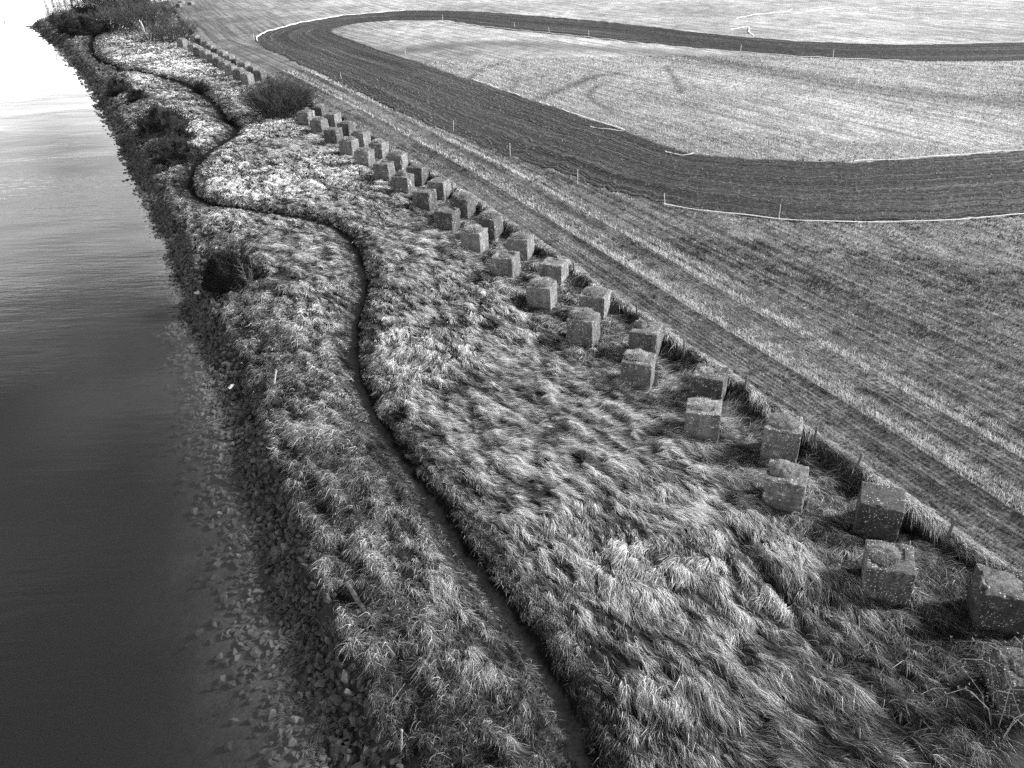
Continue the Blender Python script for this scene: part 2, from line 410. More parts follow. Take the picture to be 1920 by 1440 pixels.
def concrete(name, base, dark, spots):
    m, nt, out = new_mat(name)
    co, rnd, raw = obj_co(nt)
    g = geo(nt)
    grain = tex(nt, co, 21, 5, .8).outputs['Fac']
    blotch = tex(nt, co, 3.2, 6, .7).outputs['Fac']
    streak = tex(nt, co, 1.0, 4, .65, (3.6, 3.6, .7)).outputs['Fac']
    c = mixc(nt, .5, ramp(nt, blotch, [(.32, dark), (.66, base)]), ramp(nt, grain, [(.38, dark * .25), (.5, base * .7), (.66, base * 2.0)]))
    c = mixc(nt, .55, c, ramp(nt, streak, [(.34, .38), (.58, 1.2)]), 'MULTIPLY')
    tone = mathn(nt, 'ADD', mathn(nt, 'MULTIPLY', rnd, .5), .75)
    c = mixc(nt, 1.0, c, tone, 'MULTIPLY')
    # pale lichen: many small dots, some larger rosettes, in patches
    v1 = tex(nt, co, 15, typ='ShaderNodeTexVoronoi').outputs['Distance']
    v2 = tex(nt, co, 5.5, typ='ShaderNodeTexVoronoi').outputs['Distance']
    patch = ramp(nt, tex(nt, co, 1.7, 3).outputs['Fac'], [(.45, 0), (.6, 1)])
    d1 = mixc(nt, 1, ramp(nt, v1, [(.17, 1), (.24, 0)]), patch, 'MULTIPLY')
    d2 = mixc(nt, 1, ramp(nt, v2, [(.10, 1), (.15, 0)]), ramp(nt, tex(nt, co, 1.1, 2).outputs['Fac'], [(.48, 0), (.56, 1)]), 'MULTIPLY')
    lich = mixc(nt, 1, d1, d2, 'LIGHTEN')
    sp = mixc(nt, 1.0, lich, spots, 'MULTIPLY')
    c = mixc(nt, sp, c, .72)
    crust = mixc(nt, 1, ramp(nt, tex(nt, co, 3.0, 6, .75).outputs['Fac'], [(.56, 0), (.64, 1)]), ramp(nt, grain, [(.46, 0), (.56, 1)]), 'MULTIPLY')
    sep = nt.nodes.new('ShaderNodeSeparateXYZ'); nt.links.new(raw, sep.inputs[0])
    board = mathn(nt, 'ABSOLUTE', mathn(nt, 'SINE', mathn(nt, 'MULTIPLY', sep.outputs[2], 15.7)))
    c = mixc(nt, .55, c, ramp(nt, mathn(nt, 'ADD', board, mathn(nt, 'MULTIPLY', grain, .1)), [(.08, .35), (.2, 1.0)]), 'MULTIPLY')
    c = mixc(nt, crust, c, base * 3.0)
    finish(nt, out, c, .92, mathn(nt, 'ADD', grain, mathn(nt, 'MULTIPLY', streak, .4)), .7, .02)
    return m
M['concrete'] = concrete('lichened_concrete', .16, .03, .9)
M['concrete_dark'] = concrete('dark_stained_concrete', .085, .015, 1.0)

m, nt, out = new_mat('cushion_moss'); M['moss'] = m
co, rnd, raw = obj_co(nt)
a = tex(nt, co, 9, 6, .75).outputs['Fac']; b_ = tex(nt, co, 40, 3, .8).outputs['Fac']
c = mixc(nt, .5, ramp(nt, a, [(.36, .02), (.66, .24)]), ramp(nt, b_, [(.38, .02), (.66, .26)]))
finish(nt, out, c, .95, b_, 1.0, .03)

m, nt, out = new_mat('shore_stone'); M['stone'] = m
co, rnd, raw = obj_co(nt)
a = tex(nt, co, 4, 6, .7).outputs['Fac']; b_ = tex(nt, co, 22, 4, .75).outputs['Fac']
c = mixc(nt, .5, ramp(nt, a, [(.3, .03), (.7, .17)]), ramp(nt, b_, [(.35, .03), (.7, .18)]))
c = mixc(nt, 1, c, mathn(nt, 'ADD', mathn(nt, 'MULTIPLY', rnd, .8), .5), 'MULTIPLY')
finish(nt, out, c, .75, b_, .6, .02)

def flat_mat(name, lo, hi, scale=14, rough=.85, stretch=None, bump=.5):
    m, nt, out = new_mat(name)
    co, rnd, raw = obj_co(nt)
    a = tex(nt, co, scale, 5, .7, stretch).outputs['Fac']
    finish(nt, out, ramp(nt, a, [(.32, lo), (.68, hi)]), rough, a, bump, .01)
    return m
M['bark'] = flat_mat('twig_bark', .05, .14, 20)
M['twig'] = flat_mat('pale_twig', .10, .26, 20)
M['gorse'] = flat_mat('gorse_needles', .006, .026, 30)
M['gorse_stem'] = flat_mat('gorse_stem', .03, .09, 20)
M['scrub'] = flat_mat('scrub_twigs', .025, .085, 20)
M['timber'] = flat_mat('weathered_timber', .06, .2, 6, .85, (14, 14, 1))
M['palewood'] = flat_mat('bleached_timber', .4, .68, 6, .8, (14, 14, 1))
M['driftwood'] = flat_mat('grey_driftwood', .16, .42, 6, .85, (14, 14, 1))
M['clod'] = flat_mat('soil_clod', .02, .15, 3)
M['tape'] = flat_mat('white_marker_tape', .72, .82, 6, .5, None, .1)
M['stake'] = flat_mat('pale_stake', .35, .6, 6, .7, (10, 10, 1))
M['bird'] = flat_mat('dark_feathers', .02, .05, 30)
M['bramble'] = flat_mat('bramble_cane', .12, .32, 25)
M['bramble_leaf'] = flat_mat('bramble_leaf', .05, .14, 25)

# ------------------------------------------------------------------ the ground: one height field, split into the pieces of the setting
def build_ground():
    rr = [4.0]
    while rr[-1] < 900: rr.append(rr[-1] * (1.0072 if rr[-1] < 260 else 1.05))
    rr = np.array(rr)
    th = np.concatenate([np.linspace(-110, -44, 40)[:-1], np.linspace(-44, 44, 560), np.linspace(44, 110, 40)[1:]])
    th = np.radians(th)
    Rg, Tg = np.meshgrid(rr, th, indexing='ij')
    X = Rg * np.sin(Tg); Y = Rg * np.cos(Tg)
    F = np.zeros((8,) + X.shape)
    for i in range(0, X.shape[0], 60): F[:, i:i + 60] = fields(X[i:i + 60], Y[i:i + 60])
    Z = height_from(X, Y, F)
    nr, ntH = X.shape
    idx = np.arange(nr * ntH).reshape(nr, ntH)
    quads = np.stack([idx[:-1, :-1], idx[1:, :-1], idx[1:, 1:], idx[:-1, 1:]], -1).reshape(-1, 4)[:, ::-1]
    V = np.stack([X, Y, Z], -1).reshape(-1, 3)
    Ff = F.reshape(8, -1)
    qm = Ff[:, quads].mean(-1)
    xm = V[quads, 0].mean(-1); ym = V[quads, 1].mean(-1)
    ds, dp, t, s, do, di = qm[:6]
    nz = fbm(xm * 2.5, ym * 2.5, 3, 3)
    field = (t > 2.75) & (ds > 4)
    bed = ds < .3
    path = (dp < (.26 + .30 * nz) * (1 + .7 * smooth(50, 90, ym))) & ~bed & ~field
    turf = ~(field | bed | path)
    for name, msk, mat in (('riverbank', turf, 'turf'), ('footpath', path, 'soil'), ('stubble_field', field, 'field'), ('riverbed', bed, 'bed')):
        q = quads[msk]
        u, inv = np.unique(q, return_inverse=True)
        o = fast_mesh(name, V[u], inv.reshape(q.shape), M[mat])
        if name == 'stubble_field':
            add_attr(o, 'row_t', Ff[2, u]); add_attr(o, 'row_s', Ff[3, u]); add_attr(o, 'worn', Ff[7, u])
        tag(o, kind='structure')
        SETTING[name] = o
SETTING = {}
build_ground()

def resample(pts, n):
    P = np.array(pts, float); d = np.r_[0, np.cumsum(np.hypot(*np.diff(P, axis=0).T))]
    # round the corners a little, then walk it evenly
    q = np.linspace(0, d[-1], max(n * 3, 60)); X = np.interp(q, d, P[:, 0]); Y = np.interp(q, d, P[:, 1])
    for _ in range(max(2, n // 40)):
        X[1:-1] = (X[:-2] + 2 * X[1:-1] + X[2:]) / 4; Y[1:-1] = (Y[:-2] + 2 * Y[1:-1] + Y[2:]) / 4
    d = np.r_[0, np.cumsum(np.hypot(np.diff(X), np.diff(Y)))]; q = np.linspace(0, d[-1], n)
    return np.interp(q, d, X), np.interp(q, d, Y)
def build_track():
    """the harrowed loop, as a strip with real furrows running round it"""
    oi = OUTER.index([-40.71, 150.23]); oj = OUTER.index([-19.62, 190.5]); ii = INNER.index([-28.79, 154.42]); ij = INNER.index([-19.77, 170.99])
    parts = [((OUTER[:oi + 1]), (INNER[:ii + 1]), 420), (OUTER[oi:oj + 1], INNER[ii:ij + 1], 120), (OUTER[oj:], INNER[ij:], 300)]
    OX = []; OY = []; IX = []; IY = []
    for k, (a, b, n) in enumerate(parts):
        ax, ay = resample(a, n); bx, by = resample(b, n)
        if k: ax, ay, bx, by = ax[1:], ay[1:], bx[1:], by[1:]
        OX.append(ax); OY.append(ay); IX.append(bx); IY.append(by)
    OX, OY, IX, IY = map(np.concatenate, (OX, OY, IX, IY))
    n = len(OX); K = 150
    al = np.r_[0, np.cumsum(np.hypot(np.diff(OX), np.diff(OY)))]
    v = np.linspace(0, 1, K)[None, :]
    edge = (fbm(al * 1.3, al * 0 + 3, 3, 1) - .5)[:, None] * .09; edge2 = (fbm(al * .8, al * 0 + 40, 3, 2) - .5)[:, None] * .05
    w = v + edge * (1 - v) + edge2 * v
    X = OX[:, None] * (1 - w) + IX[:, None] * w; Y = OY[:, None] * (1 - w) + IY[:, None] * w
    ac = 14 * v + (fbm(al * .05, al * 0 + 7, 2, 3) - .5)[:, None] * .8
    ridge = np.abs(((ac / .42) % 1) - .5) * 2
    Z = height_from(X, Y, fields(X, Y)) + .03 + .055 * ridge * (.5 + vnoise(ac * 2.4, al[:, None] * .04, 2)) + .06 * (vnoise(X * 2.3, Y * 2.3, 1) - .3) * vnoise(ac * .5, al[:, None] * .02, 0)
    Z[:, 0] -= .12; Z[:, -1] -= .12
    idx = np.arange(n * K).reshape(n, K)
    q = np.stack([idx[:-1, :-1], idx[:-1, 1:], idx[1:, 1:], idx[1:, :-1]], -1).reshape(-1, 4)
    o = fast_mesh('soil_track', np.stack([X, Y, Z], -1).reshape(-1, 3), q, M['track'])
    add_attr(o, 'across', ac.ravel()); add_attr(o, 'along', np.repeat(al, K))
    if o.data.polygons[0].normal.z < 0: o.data.flip_normals()
    tag(o, kind='structure')
build_track()

def clods():
    rg = np.random.default_rng(9)
    n = 9000
    y = 44 + 60 * rg.random(n) ** 1.5; x = rg.uniform(-30, 45, n)
    F = fields(x, y)
    ok = (F[4] > -.7 * rg.random(n) ** 2) & (F[5] > -.7 * rg.random(n) ** 2) & (F[2] > 8)
    x, y, F = x[ok], y[ok], F[:, ok]
    z = height_from(x, y, F)
    octa = np.array([(1, 0, 0), (-1, 0, 0), (0, 1, 0), (0, -1, 0), (0, 0, 1), (0, 0, -1)], float)
    tri = np.array([(0, 2, 4), (2, 1, 4), (1, 3, 4), (3, 0, 4), (2, 0, 5), (1, 2, 5), (3, 1, 5), (0, 3, 5)])
    sz = rg.uniform(.04, .13, len(x)) * np.clip(np.hypot(x, y) / 60, .8, 1.6)
    V = octa[None] * sz[:, None, None] * rg.uniform(.6, 1.2, (len(x), 6, 1)); V[:, :, 2] *= .7
    a = rg.uniform(0, 6.28, len(x)); c, s_ = np.cos(a)[:, None], np.sin(a)[:, None]
    W = np.stack([V[..., 0] * c - V[..., 1] * s_ + x[:, None], V[..., 0] * s_ + V[..., 1] * c + y[:, None], V[..., 2] + (z + .06)[:, None]], -1)
    T = tri[None] + (np.arange(len(x)) * 6)[:, None, None]
    o = fast_mesh('soil_clods', W.reshape(-1, 3), T.reshape(-1, 3), M['clod'], None, False)
    tag(o, 'loose clods of soil strewn over the harrowed track', 'soil', kind='stuff')
clods()

# the river: a closed body of water
wx0, wx1, wy0, wy1, wz0 = -900.0, 60.0, -60.0, 700.0, -12.0
wv = [(wx0, wy0, wz0), (wx1, wy0, wz0), (wx1, wy1, wz0), (wx0, wy1, wz0), (wx0, wy0, WATER_Z), (wx1, wy0, WATER_Z), (wx1, wy1, WATER_Z), (wx0, wy1, WATER_Z)]
river = mesh_obj('river', wv, [(3, 2, 1, 0), (4, 5, 6, 7), (0, 1, 5, 4), (1, 2, 6, 5), (2, 3, 7, 6), (3, 0, 4, 7)], M['water'])
tag(river, kind='structure')

# ------------------------------------------------------------------ concrete blocks
ORD = ['nearest', 'second', 'third', 'fourth', 'fifth', 'sixth', 'seventh', 'eighth', 'ninth', 'tenth', 'eleventh', 'twelfth', 'thirteenth', 'fourteenth', 'fifteenth', 'sixteenth', 'seventeenth', 'eighteenth']
BLOCK_H = 1.1
def block_mesh(seed, recess, chip):
    """a worn, slightly rounded cube 1.2 m wide; recess = (radius, dx, dy, depth) of the hollow in its top"""
    rg = np.random.default_rng(seed)
    h = .6; r = .035; n = 15
    l1 = np.array([-h, -h + r * .35, -h + r] + list(np.linspace(-h + .11, h - .11, n - 6)) + [h - r, h - r * .35, h])
    lz = np.array([-.3, -.2, -.05] + list(np.linspace(.06, BLOCK_H - .12, n - 7)) + [BLOCK_H - r, BLOCK_H - r * .35, BLOCK_H])
    n = len(l1); nz = len(lz)
    ids = {}; V = []; F = []
    def vid(i, j, k):
        key = (i, j, k)
        if key not in ids:
            ids[key] = len(V); V.append((l1[i], l1[j], lz[k]))
        return ids[key]
    for i in range(n - 1):
        for j in range(n - 1):
            F.append((vid(i, j, nz - 1), vid(i + 1, j, nz - 1), vid(i + 1, j + 1, nz - 1), vid(i, j + 1, nz - 1)))
    for i in range(n - 1):
        for k in range(nz - 1):
            F.append((vid(i, 0, k), vid(i + 1, 0, k), vid(i + 1, 0, k + 1), vid(i, 0, k + 1)))
            F.append((vid(i + 1, n - 1, k), vid(i, n - 1, k), vid(i, n - 1, k + 1), vid(i + 1, n - 1, k + 1)))
            F.append((vid(0, i + 1, k), vid(0, i, k), vid(0, i, k + 1), vid(0, i + 1, k + 1)))
            F.append((vid(n - 1, i, k), vid(n - 1, i + 1, k), vid(n - 1, i + 1, k + 1), vid(n - 1, i, k + 1)))
    P = np.array(V)
    cz = BLOCK_H
    lo = np.array([-h + r, -h + r, -9]); hi = np.array([h - r, h - r, cz - r])
    q = np.clip(P, lo, hi); d = P - q; ln = np.linalg.norm(d, axis=1); m = ln > 1e-6
    P[m] = q[m] + d[m] / ln[m][:, None] * r
    o = rg.random(3) * 40
    nn = vnoise(P[:, 0] * 2.5 + o[0] + P[:, 2], P[:, 1] * 2.5 + o[1] - P[:, 2], 0) - .5
    n2 = fbm(P[:, 0] * 5 + o[1] + P[:, 2] * 4, P[:, 1] * 5 + o[2] + P[:, 2] * 3.3, 3, 1) - .5
    cent = P * np.array([1, 1, 1]) - np.array([0, 0, .5])
    nrm = cent / np.linalg.norm(cent, axis=1)[:, None]
    ax = np.sort(np.abs(np.stack([P[:, 0] / h, P[:, 1] / h, (P[:, 2] - .5) / .6], 1)), axis=1)
    edge = smooth(.82, .99, ax[:, 1])
    P += nrm * (nn * .022 + n2 * .012)[:, None]
    P -= nrm * (edge * np.clip(n2 + .05, 0, 1) * chip)[:, None]
    R0, dx, dy, dep = recess
    if dep > 0:
        ang = np.arctan2(P[:, 1] - dy, P[:, 0] - dx)
        rr = np.hypot(P[:, 0] - dx, P[:, 1] - dy) / (R0 * (1 + .12 * np.sin(ang * 3 + o[0]) + .06 * np.sin(ang * 5 + o[1])))
        top = (P[:, 2] > cz - .09) & (ax[:, 1] < .97)
        P[top, 2] -= (dep * (1 - smooth(.8, 1.0, rr)))[top]
    return P, F
def moss_mesh(seed, r, h, lift):
    rg = np.random.default_rng(seed); o = rg.random(2) * 50
    K, S = 9, 26
    V = []; F = []
    for i in range(K + 1):
        u = i / K
        for j in range(S):
            a = 2 * math.pi * j / S
            out_ = r * (1 + .13 * math.sin(2 * a + o[0]) + .08 * math.sin(3 * a + o[1]) + .05 * math.sin(7 * a + o[0]))
            x = u * out_ * math.cos(a); y = u * out_ * math.sin(a)
            nz = float(vnoise(x * 7 + o[0], y * 7 + o[1], 1)) - .5; n2 = float(vnoise(x * 17 + o[1], y * 17 + o[0], 2)) - .5
            z = lift + h * (max(0, 1 - u ** 2.6)) ** .7 * (1 + .5 * nz) + .035 * n2 - (.05 if i == K else 0)
            V.append((x, y, z))
    for i in range(K):
        for j in range(S):
            k = (j + 1) % S
            F.append((i * S + j, (i + 1) * S + j, (i + 1) * S + k, i * S + k))
    return V, F
BLOCKS = []
def make_block(x, y, yaw, label, group, look, seed, tilt=(0, 0), dark=False, far=1.0):
    r, h, dx, dy, dep, fuzz, shade, lng = look
    if r > 0: dep = max(dep, .06) if y < 60 else dep; shade *= .8
    rg = np.random.default_rng(seed)
    P, F = block_mesh(seed, (r + .06, dx, dy, dep), rg.uniform(.12, .30))
    o = mesh_obj('concrete_block', P, F, M['concrete_dark' if dark else 'concrete'])
    o.location = (x, y, 0.0)
    o.rotation_euler = (math.radians(tilt[0]), math.radians(tilt[1]), math.radians(yaw))
    tag(o, label, 'concrete block', group)
    BLOCKS.append((x, y, math.radians(yaw)))
    if r > 0 and h > 0:
        lift = BLOCK_H - max(dep, .012)
        V, Fm = moss_mesh(seed + 5, r, h, lift)
        mo = mesh_obj('moss_mound', V, Fm, M['moss'], o, True)
        mo.location = (dx, dy, 0)
        n = int(fuzz)
        if n:
            a = rg.random(n) * 2 * math.pi; u = np.sqrt(rg.random(n)) * .98
            px = u * r * np.cos(a); py = u * r * np.sin(a)
            pz = lift + h * np.maximum(0, 1 - u ** 2.6) ** .7 - .01
            cl = vnoise(px * 9 + seed, py * 9, 1)
            L = lng * (.4 + .9 * cl) * (.6 + .8 * rg.random(n))
            ca = a + rg.normal(0, .7, n) + (cl - .5) * 3
            el = rg.uniform(.35, 1.35, n)
            pts = np.zeros((n, 4, 3))
            for k in range(4):
                s = k / 3
                pts[:, k, 0] = px + np.cos(ca) * np.cos(el) * L * s + np.cos(ca) * L * .3 * s * s
                pts[:, k, 1] = py + np.sin(ca) * np.cos(el) * L * s + np.sin(ca) * L * .3 * s * s
                pts[:, k, 2] = pz + np.sin(el) * L * s - .45 * L * s * s
            rad = np.repeat((np.array([1, .9, .65, .2]) * .0035 * far)[None], n, 0)
            hair('moss_tuft', pts, rad, shade * (.45 + .8 * cl) * rg.uniform(.7, 1.25, n), M['straw'], mo)
    return o
#            r    h    dx   dy   recess fuzz shade length
LOOKS = {
 'low':    (.44, .12, .00, .02, .02, 350, .28, .09), 'flat':   (.46, .06, .00, .02, .03, 250, .24, .07),
 'pale':   (.40, .20, -.06, .04, .02, 700, .50, .14), 'shaggy': (.46, .20, -.02, .04, .04, 900, .46, .20),
 'tall':   (.36, .36, -.08, .02, .02, 500, .34, .10), 'hollow': (.42, .08, .00, .03, .14, 420, .30, .12),
 'ragged': (.44, .26, -.06, .05, .05, 900, .40, .22), 'bare':   (.0, .0, .0, .0, .0, 0, .3, .1),
 'dome':   (.44, .24, -.10, .05, .02, 900, .42, .08), 'tuft':   (.40, .16, -.10, .06, .10, 900, .55, .20),
 'disc':   (.47, .05, -.02, .04, .05, 900, .30, .05), 'wide':   (.52, .18, -.03, .03, .01, 800, .36, .13),
}
WORDS = {'low': 'low moss on top', 'flat': 'thin flat moss on top', 'pale': 'small pale tuft on top', 'shaggy': 'shaggy grass on top', 'tall': 'tall moss hump on top', 'hollow': 'mossy hollow in top',
         'ragged': 'ragged grass clumps on top', 'bare': 'bare top', 'dome': 'rounded moss dome on top', 'tuft': 'pale tuft in a hollow top', 'disc': 'flat moss disc on top', 'wide': 'wide moss cushion on top'}
LW = ['low', 'pale', 'flat', 'shaggy', 'wide', 'hollow', 'tall', 'flat', 'hollow', 'shaggy', 'hollow', 'shaggy', 'ragged', 'pale', 'tuft', 'dome', 'dome', 'ragged']
LF = ['pale', 'flat', 'low', 'wide', 'pale', 'wide', 'low', 'flat', 'ragged', 'ragged', 'wide', 'hollow', 'wide', 'tall', 'tuft', 'wide', 'bare', 'disc']
darkw = {2, 7, 8, 16, 17}; darkf = {0, 2, 6, 8, 9, 14, 16, 17}
for i, (x, y, a) in enumerate(ROW_WATER):
    lab = f"concrete block, {ORD[i]} from big bare bush in long-grass row, {WORDS[LW[i]]}"
    look = LOOKS[LW[i]]
    if i == 16: look = (.40, .20, -.13, .05, .10, 1500, .42, .12); lab = "leaning concrete anti-tank block with half-hollow mossy top, foremost whole one of long-grass row"
    if i == 15: look = (.43, .26, -.16, .10, .01, 1800, .44, .06)
    if i == 17: lab = "concrete anti-tank block smothered in brambles at the corner of the picture"; look = (.40, .10, .0, .0, .05, 300, .26, .10)
    if i == 13: look = (.40, .24, -.10, .05, .01, 1500, .55, .14)
    make_block(x, y, a, lab, 'anti-tank blocks in the long-grass row', look, 100 + i, (random.uniform(-2, 2), random.uniform(-2, 2)) if i != 16 else (3.5, -3), i in darkw, max(1, y / 25))
for i, (x, y, a) in enumerate(ROW_FIELD):
    lab = f"concrete block, {ORD[i]} from big bare bush in field-side row, {WORDS[LF[i]]}"
    look = LOOKS[LF[i]]
    if i == 13: look = (.26, .26, -.22, .12, .0, 500, .30, .05)
    if i == 14: look = (.27, .10, -.16, .10, .10, 700, .55, .15)
    if i == 11: look = (.26, .06, -.20, .14, .12, 300, .45, .12)
    if i == 17: lab = "dark concrete anti-tank block with flat moss disc, cut off by the picture's edge"
    make_block(x, y, a, lab, 'anti-tank blocks in the field-side row', look, 200 + i, (random.uniform(-1.5, 1.5), random.uniform(-1.5, 1.5)), i in darkf, max(1, y / 25))
for i, (x, y) in enumerate(FAR_WATER[::-1]):
    look = (random.uniform(.5, .62), random.uniform(.14, .24), 0, 0, 0, 160, random.uniform(.35, .55), .15)
    o = make_block(x, y, -24, f"distant moss-capped concrete block, {ORD[i]} beyond the big bare bush on its water side", 'distant blocks beyond the bush', look, 300 + i, (0, 0), i % 3 == 1, y / 25)
for i, (x, y) in enumerate(FAR_FIELD[::-1]):
    look = (random.uniform(.5, .62), random.uniform(.12, .2), 0, 0, 0, 160, random.uniform(.3, .5), .15)
    o = make_block(x, y, -24, f"distant moss-capped concrete block, {ORD[i]} beyond the big bare bush on its field side", 'distant blocks beyond the bush', look, 330 + i, (0, 0), i % 3 == 0, y / 25)
for i, (x, y) in enumerate(FAR_TOP):
    look = (.6, .16, 0, 0, 0, 80, .5, .15)
    o = make_block(x, y, -20, f"tiny far-off pale-capped concrete block beyond the scrub thicket, {ORD[i]} of five going away", 'far-off blocks beyond the scrub thicket', look, 360 + i, (0, 0), False, 7)

# ------------------------------------------------------------------ long grass on the bank
def scatter(shells, half=41.5):
    X = []; Y = []; Rr = []
    for r0, r1, dens in shells:
        ar = (r1 * r1 - r0 * r0) * math.radians(half)
        n = int(ar * dens)
        r = np.sqrt(RNG.random(n) * (r1 * r1 - r0 * r0) + r0 * r0); a = np.radians(RNG.uniform(-half, half, n))
        X.append(r * np.sin(a)); Y.append(r * np.cos(a))
    return np.concatenate(X), np.concatenate(Y)
def clear_of_blocks(x, y, margin=.62):
    ok = np.ones(x.shape, bool)
    for bx, by, a in BLOCKS:
        m = np.abs(x - bx) + np.abs(y - by) < 2
        if not m.any(): continue
        dx = x[m] - bx; dy = y[m] - by; c, s = math.cos(a), math.sin(a)
        ok[m] &= ~((np.abs(dx * c + dy * s) < margin) & (np.abs(-dx * s + dy * c) < margin))
    return ok
def hash2(i, j, k):
    return LAT[k][(i * 7 + j * 131) & 255, (j * 13 + i * 57) & 255]
def sweep(x, y, z, ang, L, H, prof, K=5, drape=True):
    n = len(x); pts = np.zeros((n, K, 3))
    gz0 = z
    tip = sample(x + np.cos(ang) * L * .9, y + np.sin(ang) * L * .9)[8] if drape else z
    for k in range(K):
        s = k / (K - 1)
        ho = L * .92 * s ** prof
        pts[:, k, 0] = x + np.cos(ang) * ho; pts[:, k, 1] = y + np.sin(ang) * ho
        pts[:, k, 2] = gz0 + (tip - gz0) * (s ** prof) * .9 + H * np.sin(np.pi * .60 * s ** .8) - .02 * (s == 0)
    return pts
def wu_(u, v, x, y): return u + .5 * (fbm(x * .9, y * .9, 2, 0) - .5)
def wv_(u, v, x, y): return v + .7 * (fbm(x * .9, y * .9, 2, 3) - .5)
def mounds(x, y):
    """how far the matted tussocks stand above the soil"""
    c, s = math.cos(math.radians(-56)), math.sin(math.radians(-56))
    u = x * c + y * s; v = -x * s + y * c
    return .34 * np.maximum(fbm(u * 1.0 + 9, v * 2.0, 3, 2) - .40, 0) + .12 * np.maximum(fbm(u * 2.6, v * 4.4, 2, 1) - .42, 0)
def long_grass():
    x, y = scatter([(9, 18, 1000), (18, 28, 900), (28, 42, 640), (42, 65, 320), (65, 100, 150), (100, 160, 60), (160, 240, 22)])
    S = sample(x, y)
    wide = 1 + .7 * smooth(50, 90, y)
    ok = (S[0] > 1.2) & (S[2] < 2.9) & (S[1] > .13 * wide) & (y > 5)
    x, y, S = x[ok], y[ok], S[:, ok]
    # gather the blades into tussocks drawn out along the lie of the grass
    fa = math.radians(-56); ca, sa = math.cos(fa), math.sin(fa)
    u = x * ca + y * sa; v = -x * sa + y * ca
    wu = u + 1.1 * (fbm(x * .5, y * .5, 2, 0) - .5); wv = v + 1.1 * (fbm(x * .5, y * .5, 2, 3) - .5)
    cu, cv = .62, .28
    i = np.floor(wu / cu).astype(int); j = np.floor(wv / cv).astype(int)
    tu = (i + .5 + .8 * (hash2(i, j, 0) - .5)) * cu - wu; tv = (j + .5 + .8 * (hash2(i, j, 1) - .5)) * cv - wv
    pull = .05 + .38 * hash2(j, i, 1) ** 2
    x = x + (tu * ca - tv * sa) * pull; y = y + (tu * sa + tv * ca) * pull
    S = sample(x, y)
    ok = clear_of_blocks(x, y) & (S[0] > 1.0 + 1.2 * (fbm(x * .9, y * .9, 2, 1) - .4)) & (S[1] > (.12 + .20 * fbm(x * 2.2, y * 2.2, 2, 2)) * (1 + .7 * smooth(50, 90, y)))
    x, y, S, i, j = x[ok], y[ok], S[:, ok], i[ok], j[ok]
    n = len(x)
    ds, dp, t, s, do, di, dc, wo, z = S
    r = np.hypot(x, y)
    u = x * ca + y * sa; v = -x * sa + y * ca
    h0, h1, h2 = hash2(i, j, 2), hash2(i, j, 3), hash2(j, i, 0)
    patch = fbm(x * .16, y * .16, 3, 1); flow = fbm(x * .11 + 5, y * .11, 2, 2); eddy = fbm(x * .6, y * .6, 2, 3)
    streak = fbm(u * 1.1, v * 3.4, 3, 0); wave = fbm(u * 1.0 + 9, v * 2.0, 3, 2)
    wi = np.floor(wu_(u, v, x, y) / .40).astype(int); wj = np.floor(wv_(u, v, x, y) / .14).astype(int)
    wh = hash2(wi, wj, 1)
    ang = np.radians(-56 + 80 * (flow - .5) * 2 + 70 * (eddy - .5) + 30 * (h0 - .5) + 46 * (wh - .5)) + RNG.normal(0, .17, n)
    lump = np.clip(.35 * h1 + 1.2 * (wave - .25), 0, 1.3)
    L = (.28 + .30 * lump) * (.45 + 1.0 * RNG.random(n)); H = (.03 + .06 * lump) * (.4 + 1.0 * RNG.random(n)) + .10 * (RNG.random(n) < .06)
    wisp = fbm(u * 1.7 + 3, v * 9.0, 2, 3)
    shade = (.09 + .40 * lump * (.45 + .8 * patch) + .34 * (streak - .44) + .60 * (wisp - .47) + .2 * (hash2(wj, wi, 2) - .5)) * np.exp(RNG.normal(-.12, .5, n)) + .04 * h2
    thin = RNG.random(n) < np.clip(.30 + 1.1 * lump, 0, 1)
    near_path = np.exp(-(np.maximum(dp - .25, 0) / (.8 + .5 * smooth(50, 90, y))) ** 2)
    L *= 1 - .6 * near_path; H *= 1 - .35 * near_path; shade *= 1 - .60 * near_path; ang += near_path * RNG.normal(0, .6, n)
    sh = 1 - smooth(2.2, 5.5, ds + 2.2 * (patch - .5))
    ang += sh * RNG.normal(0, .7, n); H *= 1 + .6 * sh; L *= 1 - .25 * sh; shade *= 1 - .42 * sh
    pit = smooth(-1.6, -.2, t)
    shade *= 1 - .30 * pit - .35 * smooth(2.1, 2.5, t); ang += pit * RNG.normal(0, .55, n); H *= 1 + .25 * pit  # shade of the block hollow and lip slope painted into the blade tone
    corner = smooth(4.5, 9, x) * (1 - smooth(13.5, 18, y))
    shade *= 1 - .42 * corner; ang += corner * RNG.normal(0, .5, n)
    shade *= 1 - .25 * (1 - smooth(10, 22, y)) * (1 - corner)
    thick = np.clip(r / 24, 1, 10)
    L *= 1 + .02 * np.clip(thick - 2, 0, 8); 
    pts = sweep(x, y, z, ang, L, H, 1.2)
    mk = (1 - .85 * near_path) * (1 - .5 * pit)
    for k in range(pts.shape[1]): pts[:, k, 2] += mounds(pts[:, k, 0], pts[:, k, 1]) * mk * (1.0 if k else .75)
    prof = np.array([1, .95, .8, .55, .15])
    rad = (.0036 * thick * RNG.uniform(.5, 1.5, n))[:, None] * prof[None]
    keep = thin | (near_path > .4)
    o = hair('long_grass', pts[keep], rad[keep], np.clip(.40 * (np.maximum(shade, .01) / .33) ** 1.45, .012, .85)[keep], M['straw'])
    tag(o, 'wind-combed dry long grass covering the riverbank', 'grass', kind='stuff')
    return n
